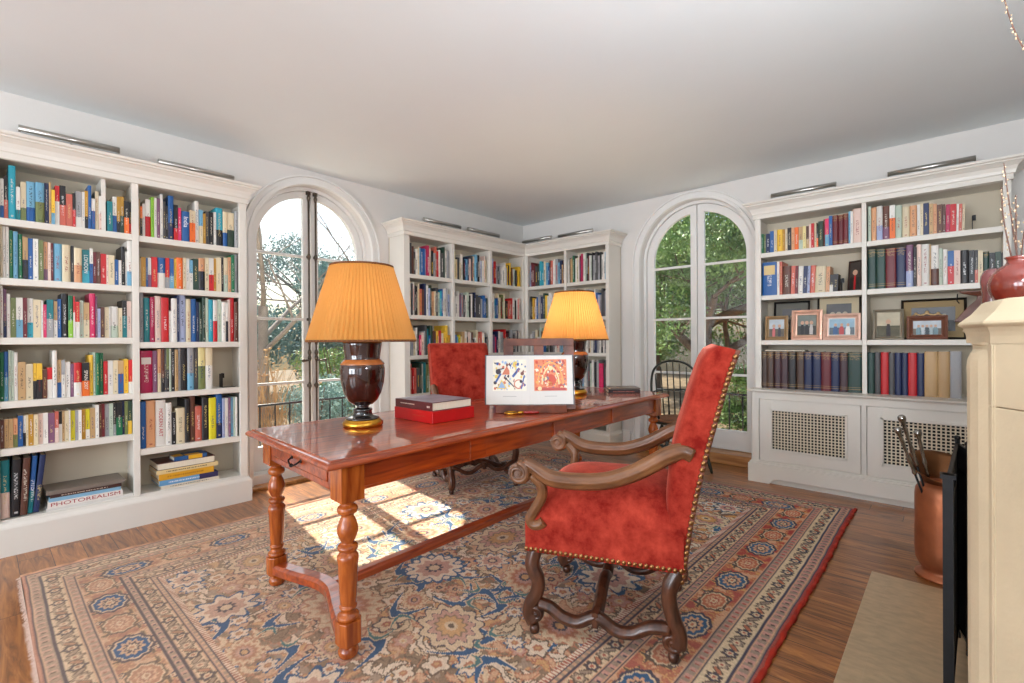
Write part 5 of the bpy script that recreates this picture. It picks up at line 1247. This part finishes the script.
frame('black-framed photograph with a wide cream mount, behind the rose-coloured landscape frame', .835, .537, 1.188, .36, 4.73, .013, (24, 22, 22), 0, (206, 190, 156), .05, 3, .08)
frame('small square gold-brown framed photograph at the left end of the frames shelf', 1.200, 1.026, 1.188, .208, 4.60, .03, (168, 138, 100), .3, (120, 100, 80), 0, 0, .12, R(5))
frame('rose-gold framed portrait photograph of three dark-clothed people, middle of the window bay', .999, .778, 1.188, .25, 4.60, .04, (226, 178, 154), .35, (120, 110, 84), .006, 1, .12)
frame('rose-gold framed landscape beach photograph with three people, beside the shelf divider', .772, .523, 1.188, .21, 4.60, .036, (232, 190, 170), .35, (226, 226, 220), .006, 4, .12)
frame('dark framed photograph of a figure in red beside the books, right bookcase window bay', .616, .520, 1.575, .24, 4.66, .010, (70, 52, 44), 0, (80, 70, 60), 0, 5, .10, R(-24))
frame('silver framed photograph of a child outdoors, leaning at the left of the fireplace bay', .446, .262, 1.188, .232, 4.61, .024, (170, 162, 146), .7, (200, 196, 180), 0, 2, .18, R(6))
frame('large black-framed picture with a gold mount behind the small carved frame', .287, -.080, 1.188, .30, 4.73, .016, (24, 20, 18), 0, (160, 134, 88), .045, 3, .08)
frame('carved brown frame with a crest holding a black-and-white group photograph', .246, .020, 1.188, .172, 4.60, .036, (112, 66, 46), 0, (90, 60, 44), 0, 6, .10, 0, crest=True, rough=.45)

# ------------------------------------------------------------------ fireplace: mantel, hearth, screen, urn, vase
def fireplace():
    t = thing('stone_mantel', 'pale carved limestone fireplace surround with a moulded shelf at the right edge', 'fireplace', (2.1, -.3, 0))
    o = (2.1, -.3, 0)
    path = [(3.03, YC), (3.03, -.075), (2.79, -.075), (2.79, -.12), (1.535, -.12), (1.535, -.057), (1.408, -.083), (1.293, -.173), (1.225, -.240), (1.225, YC)]
    prof = [(0, 1.2805), (.006, 1.2765), (.020, 1.253), (.037, 1.234), (.039, 1.229), (.036, 1.225), (.031, 1.222), (.028, 1.2125), (.0265, 1.203), (.0265, 1.187)]
    mb = MB().sweep([(x-o[0], y-o[1]) for x, y in path], prof)
    mb.prism([(x-o[0], y-o[1]) for x, y in path], 1.187, 1.2803)
    mb.build('mantel_shelf', M['stone'], t, bevel=.0015)
    near = [(1.512, YC), (1.512, -.034), (1.397, -.059), (1.278, -.153), (1.208, -.221), (1.208, YC)]
    far = [(3.02, YC), (3.02, -.085), (2.80, -.085), (2.76, -.13), (2.76, YC)]
    for P_ in (near, far):
        Q = [(x-o[0], y-o[1]) for x, y in P_]
        MB().prism(Q, 0, 1.058).prism(Q, 1.0595, 1.188).build('jamb', M['stone'], t, bevel=.002)
    for x1, y1, sl in ((1.505, -.036, .20), (3.01, -.085, 0)):
        sec = [(0, 0), (.018, .014), (.03, .0175), (.05, .017), (.075, .010), (.10, -.005), (.10, -.03), (0, -.03)]
        lev = [(0, 1.0), (1.06, 1.0), (1.115, 1.0), (1.135, 1.05), (1.1525, .96), (1.165, .7), (1.1725, .35), (1.175, .2), (1.1825, .2), (1.185, .55), (1.19, .6)]
        v = [(x1-p-o[0], y1+(q*f_ if q > 0 else q)-p*sl-o[1], z) for z, f_ in lev for p, q in sec]
        k = len(sec); MB().add(v, [(i*k+j, i*k+(j+1) % k, (i+1)*k+(j+1) % k, (i+1)*k+j) for i in range(len(lev)-1) for j in range(k)]).build('pilaster', M['stone'], t, bevel=.001)
    d = Vector((1.278-1.397, -.153+.059)).normalized(); nn = Vector((d.y, -d.x)); nn = nn if nn.y > 0 else -nn
    ml = MB()
    for q, w_ in ((.002, .003), (.008, .002)):
        a_ = Vector((1.397, -.059))+d*q; b_ = a_+d*w_
        ml.prism([(p.x-o[0], p.y-o[1]) for p in (a_-nn*.006, b_-nn*.006, b_+nn*.0015, a_+nn*.0015)], 0, 1.185)
    ml.build('reeding', M['stone'], t, bevel=.001)
    MB().box(1.51-o[0], 2.77-o[0], YC-o[1], -.14-o[1], .92, 1.188).build('lintel', M['stone'], t)
    h = thing('hearth_slab', 'beige marble hearth slab on the floor in front of the fireplace', 'hearth', (2.2, .1, 0))
    MB().box(1.10-2.2, 3.065-2.2, -.50-.1, .307-.1, 0, .010).build('border_slab', M['hearth'], h, bevel=.003)
    MB().box(1.20-2.2, 2.965-2.2, -.50-.1, .236-.1, .010, .0118).build('inner_slab', M['hearth'], h, bevel=.0015)
M['hearth'] = mat('beige_marble', (194, 166, 130), .34, noise=.13, nscale=26, stretch=(1.6, .8, 1))
fireplace()
def screen():
    t = thing('fire_screen', 'black wrought iron folding fire screen standing on the hearth beside the mantel', 'fire screen', (2.4, 0, .0118))
    z0, z1 = .0, .785
    pts = [(1.915, .010), (2.62, -.014), (2.47, -.044)]
    for i, (a, b) in enumerate(zip(pts[:-1], pts[1:])):
        A_ = Vector((a[0]-2.4, a[1], 0)); B_ = Vector((b[0]-2.4, b[1], 0)); d = (B_-A_); L_ = d.length; d.normalize(); n_ = Vector((-d.y, d.x, 0))
        fr_ = MB()
        for q, r_ in ((A_+d*.012, .012 if i == 0 else .006), (B_-d*.008, .006)): fr_.obox(q+Vector((0, 0, (z0+z1)/2)), (d, n_, Vector((0, 0, 1))), (r_, r_, (z1-z0)/2)); fr_.box(q.x-r_*1.5, q.x+r_*1.5, q.y-r_*1.5, q.y+r_*1.5, z1-.012, z1) if i == 0 and r_ > .01 else fr_.sphere(q+Vector((0, 0, z1+.006)), .010, 8)
        for z in (.05, z1-.02, z1-.12): fr_.obox(A_+d*(L_/2)+Vector((0, 0, z)), (d, n_, Vector((0, 0, 1))), (L_/2-.01, .005, .006))
        p = fr_.build('panel_frame', M['iron'], t)
        ms = MB(); k = int(L_/.008)
        for j in range(1, k): ms.obox(A_+d*(L_*j/k)+Vector((0, 0, (.05+z1-.02)/2)), (d, n_, Vector((0, 0, 1))), (.002, .0010, (z1-.07)/2))
        for j in range(int((z1-.07)/.008)): ms.obox(A_+d*(L_/2)+Vector((0, 0, .05+j*.008)), (d, n_, Vector((0, 0, 1))), (L_/2-.012, .0010, .002))
        ms.build('mesh', M['iron'], p, fix=False)
screen()
def urn():
    c = (3.239, .034)
    t = thing('copper_urn', 'hammered copper jug-like urn holding fire tools beside the hearth', 'urn', (*c, 0))
    MB().lathe([(.098, 0), (.115, .004), (.112, .014), (.090, .026), (.084, .04), (.098, .06), (.110, .09), (.113, .14), (.112, .30), (.112, .41), (.108, .44), (.095, .462), (.078, .474), (.072, .478), (.07, .47), (.03, .40)], n=40).build('urn_body', M['copper'], t)
    # flaring scoop-shaped lip, higher on one side
    n = 40; v = []; m_ = 7; A0 = R(205)
    for j in range(m_+1):
        k = j/m_
        for i in range(n):
            a = 2*PI*i/n; hi = .5+.5*math.cos(a-A0-PI); hh = .02+.115*hi; r = .074+.080*k**1.2*(.45+.55*hi)
            v.append((r*math.cos(a), r*math.sin(a), .472+hh*k))
    f = [(j*n+i, j*n+(i+1) % n, (j+1)*n+(i+1) % n, (j+1)*n+i) for j in range(m_) for i in range(n)]
    o = MB().add(v, f, 0, True).build('flared_lip', M['copperd'], t); md = o.modifiers.new('thick', 'SOLIDIFY'); md.thickness = .003
    for (p0, p1, lb) in (((3.215, .07, .30), (3.095, .190, .815), 'tallest silver-handled fire tool standing in the copper urn'),
        ((3.205, .07, .28), (3.080, .205, .755), 'silver-handled fire tool leaning furthest left in the copper urn'), ((3.235, .05, .26), (3.152, .130, .74), 'silver-handled fire tool on the right side of the copper urn')):
        P0, P1 = Vector(p0), Vector(p1); d = (P1-P0)
        q = thing('fire_tool', lb, 'fire tool', P0, 0, 'fire tools in the copper urn')
        MB().tube([(0, 0, 0), d*.55], .005, 8).build('shaft', M['iron'], q)
        MB().tube([d*k for k in (.5, .52, .55, .6, .66, .7, .72, .8, .86, .9, .93, .96, .985, 1.0)], [.006, .011, .008, .007, .011, .008, .007, .008, .010, .008, .011, .018, .017, .008], 10).build('handle', M['silver'], q)
M['silver'] = mat('tarnished_silver', (172, 168, 162), .22, 1, noise=.3, nscale=40)
urn()
def vase():
    c = (1.90, -.140)
    t = thing('ceramic_vase', 'round red-brown glazed vase holding catkin branches on the mantel', 'vase', (*c, 1.2806))
    MB().lathe([(.05, 0), (.06, .002), (.085, .02), (.104, .055), (.107, .08), (.098, .108), (.075, .13), (.053, .142), (.046, .150), (.046, .158), (.054, .166), (.05, .168), (.042, .158), (.04, .12), (.02, .06)], n=44).map(lambda p: Vector((p.x*.63, p.y*.63, p.z*.83))).build('vase_body', M['glaze'], t)
    s = thing('ceramic_jug', 'smaller rosy glazed pot tucked behind the round red vase on the mantel', 'vase', (2.00, -.090, 1.2806))
    MB().lathe([(.02, 0), (.032, .002), (.036, .02), (.034, .05), (.040, .085), (.038, .105), (.028, .122), (.018, .128), (.012, .12)], n=30, mod=lambda i, a, z: 1).map(lambda p: Vector((p.x*.72, p.y*.72, p.z*.95))).build('pot_body', M['glaze2'], s)
    r = random.Random(4)
    for pts, lb in ((((1.895, -.135, 1.34), (1.90, -.118, 1.44), (1.90, -.106, 1.53), (1.90, -.102, 1.615)), 'leftmost catkin branch standing in the red vase'),
        (((1.90, -.14, 1.34), (1.90, -.128, 1.46), (1.90, -.116, 1.58), (1.90, -.107, 1.68)), 'tall straight catkin branch, second from left in the red vase'),
        (((1.905, -.14, 1.34), (1.90, -.132, 1.42), (1.90, -.130, 1.50), (1.90, -.130, 1.588)), 'third catkin branch from the left in the red vase'),
        (((1.905, -.145, 1.34), (1.90, -.140, 1.40), (1.90, -.143, 1.463), (1.90, -.155, 1.56)), 'catkin branch leaning right out of the red vase'),
        (((1.91, -.15, 1.34), (1.92, -.20, 1.58), (1.95, -.205, 1.86), (1.99, -.158, 2.0), (2.0, -.13, 2.10), (2.0, -.112, 2.20), (2.0, -.10, 2.30)), 'long arching catkin branch reaching across the top right corner')):
        o = pts[0]; b = thing('catkin_branch', lb, 'branch', o, 0, 'catkin branches in the red vase')
        P = [p-Vector(o) for p in spline(pts, 8)]; m_ = len(P)
        m_ = len(P)
        MB().tube(P, [.0024-.0011*i/m_ for i in range(m_)], 6).build('stem', M['twig'], b)
        bd = MB()
        step = .009; L_ = 0
        for i in range(1, m_):
            seg = P[i]-P[i-1]; k = max(1, int(seg.length/step))
            for j in range(k):
                p = P[i-1]+seg*(j/k)
                if (p.z+o[2]) < 1.44: continue
                a = r.uniform(0, 6.28); q = p+Vector((math.cos(a)*.0045, math.sin(a)*.0045, .001)); bd.sphere(q, r.uniform(.0019, .0032), 6, sc=(1, 1, 1.5))
        bd.build('catkins', M['bud'], b, fix=False)
M['glaze2'] = mat('rosy_glaze', (112, 58, 58), .15, noise=.3, nscale=10, coat=.8)
vase()
def ornament():
    t = thing('metal_ornament', 'brown tapering metal ornament with a flat flared top, on the bookcase shelf behind the mantel', 'ornament', (4.61, -.135, 1.189))
    mb = MB(); v = []
    for z, w_, d, sx in ((0, .03, .03, .03), (.02, .012, .012, .03), (.118, .012, .012, .035), (.122, .08, .04, .04), (.13, .08, .04, .04), (.22, .055, .03, .0), (.27, .03, .022, -.02), (.295, .026, .02, -.02), (.315, .07, .03, .0), (.325, .085, .034, .01), (.332, .085, .034, .01)):
        v += [(-d, -w_+sx, z), (d, -w_+sx, z), (d, w_+sx, z), (-d, w_+sx, z)]
    mb.add(v, [(i*4+j, i*4+(j+1) % 4, (i+1)*4+(j+1) % 4, (i+1)*4+j) for i in range(10) for j in range(4)]+[(3, 2, 1, 0), (40, 41, 42, 43)])
    mb.build('body', mat('brown_tin', (104, 60, 44), .4, 0, noise=.2, nscale=12), t, bevel=.003)
    MB().tube([(.0, .105, .318), (.0, .108, .27), (0, .095, .25)], .004, 6).build('hook', M['iron'], t)
ornament()

# ------------------------------------------------------------------ garden outside
def garden():
    struct(MB().box(-6, 22, 4.55, 26, -.35, -.30).box(5.22, 26, -12, 4.55, -.35, -.30).build('trim_4', mat('leaf_litter', (112, 92, 66), .9, noise=.4, nscale=5, bump=.4, bscale=20)))
    for nm, W, lab in (('A', WA, 'black iron railing outside the left arched window'), ('B', WB, 'black iron railing outside the right arched window')):
        if nm == 'A': t = thing('iron_railing', lab, 'railing', (2.05, 4.80, -.20)); f_ = lambda x, d, z: (x-2.05, d, z+.20)
        else: t = thing('iron_railing', lab, 'railing', (5.50, 1.94, -.20)); f_ = lambda x, d, z: (d, x-1.94, z+.20)
        cx = W['c']; rl = MB()
        for z in (.60, .12): rl.tube([f_(cx-.9, 0, z), f_(cx+.9, 0, z)], .012, 8)
        for s in (-1, 1): rl.tube([f_(cx+s*.9, 0, -.2), f_(cx+s*.9, 0, .64)], .016, 8)
        rl.build('rails', M['iron'], t)
        for i in range(13): MB().tube([f_(cx-.9+.138*(i+.5), 0, .12), f_(cx-.9+.138*(i+.5), 0, .6)], .0075, 6).build('baluster', M['iron'], t)
    rs = random.Random(12)
    def leafmat(nm, a, b):
        m = bpy.data.materials.new(nm); n, N, L = link_nodes(m); B_ = N['Principled BSDF']; oi = N.new('ShaderNodeTexCoord'); t = N.new('ShaderNodeTexNoise'); t.inputs['Scale'].default_value = 2.6; t.inputs['Detail'].default_value = 6; L.new(oi.outputs['Object'], t.inputs['Vector'])
        r = N.new('ShaderNodeValToRGB'); r.color_ramp.elements[0].position = .35; r.color_ramp.elements[1].position = .68; r.color_ramp.elements[0].color = (*srgb(a), 1); r.color_ramp.elements[1].color = (*srgb(b), 1); L.new(t.outputs['Fac'], r.inputs[0]); L.new(r.outputs[0], B_.inputs['Base Color'])
        B_.inputs['Roughness'].default_value = .55; B_.inputs['Transmission Weight'].default_value = 0; return m
    LM = dict(ever=leafmat('evergreen_leaf', (66, 100, 48), (146, 176, 98)), blue=leafmat('bluegreen_leaf', (92, 132, 130), (168, 192, 184)), light=leafmat('light_shrub_leaf', (98, 134, 66), (160, 184, 110)), dry=leafmat('dry_stem', (150, 112, 78), (198, 160, 112)))
    bark = mat('bark', (104, 82, 66), .85, noise=.35, nscale=6, bump=.4, bscale=14); barkp = mat('pale_bark', (150, 138, 128), .85, noise=.25, nscale=6)
    def leaves(mb, clusters, n, size, seed):
        r = np.random.RandomState(seed); cl = np.array([c[:3] for c in clusters]); rad = np.array([c[3] for c in clusters]); wgt = rad**2/np.sum(rad**2)
        k = r.choice(len(cl), n, p=wgt); d = r.normal(size=(n, 3)); d /= np.linalg.norm(d, axis=1)[:, None]; q = r.rand(n)**.45
        P = cl[k]+d*(rad[k]*q)[:, None]*np.array([1, 1, .75]); a = r.normal(size=(n, 3)); a /= np.linalg.norm(a, axis=1)[:, None]; b = np.cross(a, r.normal(size=(n, 3))); b /= np.linalg.norm(b, axis=1)[:, None]
        s_ = size*(.6+.8*r.rand(n))[:, None]; A1 = P-a*s_; B1 = P+b*s_*.45; C1 = P+a*s_; D1 = P-b*s_*.45
        V = np.stack([A1, B1, C1, D1], axis=1).reshape(-1, 3); mb.v = [tuple(x) for x in V.tolist()]; mb.f = [(4*i, 4*i+1, 4*i+2, 4*i+3) for i in range(n)]; mb.mi = [0]*n; mb.sm = [False]*n; return mb
    def branches(mb, p, d, l, r_, depth, tips, spread=.55, upw=.1):
        pts = [p]; rad = [r_]; q = Vector(p); dd = Vector(d).normalized()
        for i in range(5):
            dd = (dd+Vector((rs.uniform(-1, 1), rs.uniform(-1, 1), rs.uniform(-.6, .8)))*.16).normalized(); q = q+dd*l/5; pts.append(tuple(q)); rad.append(r_*(1-.45*(i+1)/5))
        mb.tube(pts, rad, 6 if depth else 5)
        if depth == 0: tips.append(tuple(q)); return
        for i in range(3 if depth > 1 else 3):
            k = rs.choice((2, 3, 4, 5)); v = Vector((rs.uniform(-1, 1), rs.uniform(-1, 1), rs.uniform(-.5, 1)+upw)).normalized(); nd = (dd*(1-spread)+v*spread).normalized()
            branches(mb, pts[k], nd, l*rs.uniform(.6, .8), rad[k]*.62, depth-1, tips, spread, upw)
    def tree(label, loc, h, r_, depth, mt, bk, nl, size, crad, seed, spread=.55, dirn=(0, 0, 1), name='tree', trunk=.45, grp='trees in the garden', sz=1):
        rs.seed(seed); t = thing(name, label, 'tree', (*loc, -.3), 0, grp); mb = MB(); tips = []
        mb.tube([(0, 0, 0), (dirn[0]*h*.1, dirn[1]*h*.1, h*trunk*.5), (dirn[0]*h*.2, dirn[1]*h*.2, h*trunk)], [r_*1.3, r_*1.05, r_], 10)
        for i in range(5): branches(mb, (dirn[0]*h*.2*(i+1)/5, dirn[1]*h*.2*(i+1)/5, h*trunk*(.35+.65*(i+1)/5)), (math.cos(i*1.9+seed), math.sin(i*1.9+seed), .35+dirn[2]*.3), h*.36, r_*.6, depth, tips, spread)
        mb.build('trunk', bk, t, fix=False)
        if nl: leaves(MB(), [(x, y, z, crad*rs.uniform(.6, 1.2)) for x, y, z in tips], nl, size, seed).build('foliage', mt, t, fix=False)
    def shrub(label, loc, w_, h, mt, nl, size, seed, grp='shrubs in the garden'):
        r = random.Random(seed); t = thing('shrub', label, 'shrub', (*loc, -.3), 0, grp); mb = MB()
        for i in range(9): a = r.uniform(0, 6.28); mb.tube([(0, 0, 0), (w_*.25*math.cos(a), w_*.25*math.sin(a), h*.4), (w_*.4*math.cos(a), w_*.4*math.sin(a), h*.8)], [.02, .014, .006], 5)
        mb.build('stems', bark, t, fix=False)
        cl = [(r.uniform(-w_, w_)*.4, r.uniform(-w_, w_)*.4, r.uniform(.2, .85)*h, w_*.34) for _ in range(12)]
        leaves(MB(), cl, nl, size, seed).build('foliage', mt, t, fix=False)
    # through the left window
    tree('bare pale-barked tree seen through the left pane of the left arched window', (3.3, 8.8), 4.7, .08, 4, None, barkp, 0, .03, .4, 3, name='bare_tree')
    tree('bare tree seen through the right pane of the left arched window', (7.0, 13.0), 6.0, .10, 4, None, barkp, 0, .03, .4, 5, name='bare_tree')
    for i, (x, y, w_, h) in enumerate(((3.9, 12.2, 2.0, 3.9), (6.4, 12.8, 2.0, 4.0), (8.8, 13.2, 1.9, 4.0), (5.0, 16.4, 2.8, 5.6), (8.2, 17.0, 2.8, 5.6), (11.4, 17, 2.8, 5.6))):
        shrub(('tall blue-green evergreen shrub far behind the left window, %s' % ['beyond its left pane', 'beyond its right pane', 'behind the near lamp shade', 'deep behind its left pane', 'deep behind its right pane', 'deepest, at its right'][i]), (x, y), w_, h, LM['blue'], 14000, .05, 20+i)
    shrub('rounded light green shrub beyond the right pane of the left window', (4.5, 8.3), 1.2, 1.75, LM['light'], 12000, .022, 41)
    shrub('low blue-green shrub just behind the left window railing', (3.6, 7.5), .9, 1.0, LM['blue'], 9000, .02, 42)
    t = thing('dry_grass_clump', 'clump of dry tan seed-headed stems behind the railing, left window', 'plant', (2.75, 7.3, -.3)); mb = MB(); r = random.Random(9)
    for i in range(90):
        a = r.uniform(0, 6.28); l = r.uniform(.9, 1.5); sp = r.uniform(.1, .55); x0, y0 = r.uniform(-.3, .3), r.uniform(-.2, .2)
        mb.tube([(x0, y0, 0), (x0+sp*.4*math.cos(a), y0+sp*.4*math.sin(a), l*.6), (x0+sp*math.cos(a), y0+sp*math.sin(a), l*.95)], [.005, .004, .002], 4)
        if i % 3 == 0: mb.sphere((x0+sp*math.cos(a), y0+sp*math.sin(a), l*.95), .03, 6, sc=(1, 1, .5))
    mb.build('stems', LM['dry'], t, fix=False)
    # through the right window
    tree('broad evergreen tree with heavy low limbs outside the right arched window', (9.2, 3.5), 4.4, .17, 4, LM['ever'], bark, 60000, .034, .34, 31, .6)
    tree('evergreen tree behind the heavy-limbed one, left pane of the right arched window', (13.6, 6.6), 4.8, .15, 4, LM['ever'], bark, 45000, .05, .45, 33, .6)
    tree('evergreen tree behind the right pane of the right arched window', (15.6, 3.6), 5.4, .15, 4, LM['ever'], bark, 45000, .05, .45, 35, .6)
    for i, (x, y, w_, h) in enumerate(((7.9, 2.2, .9, 1.5), (8.2, 4.6, .9, 1.6), (20.5, 10.0, 3.6, 6.0), (21.5, 6.0, 3.6, 6.4))):
        shrub('green shrub in the garden beyond the right window, %s' % ['low and to the right', 'low and to the left', 'tall and far left', 'tall and far right'][i], (x, y), w_, h, LM['ever'] if i != 1 else LM['light'], 14000, .024 if i < 2 else .07, 60+i)
garden()
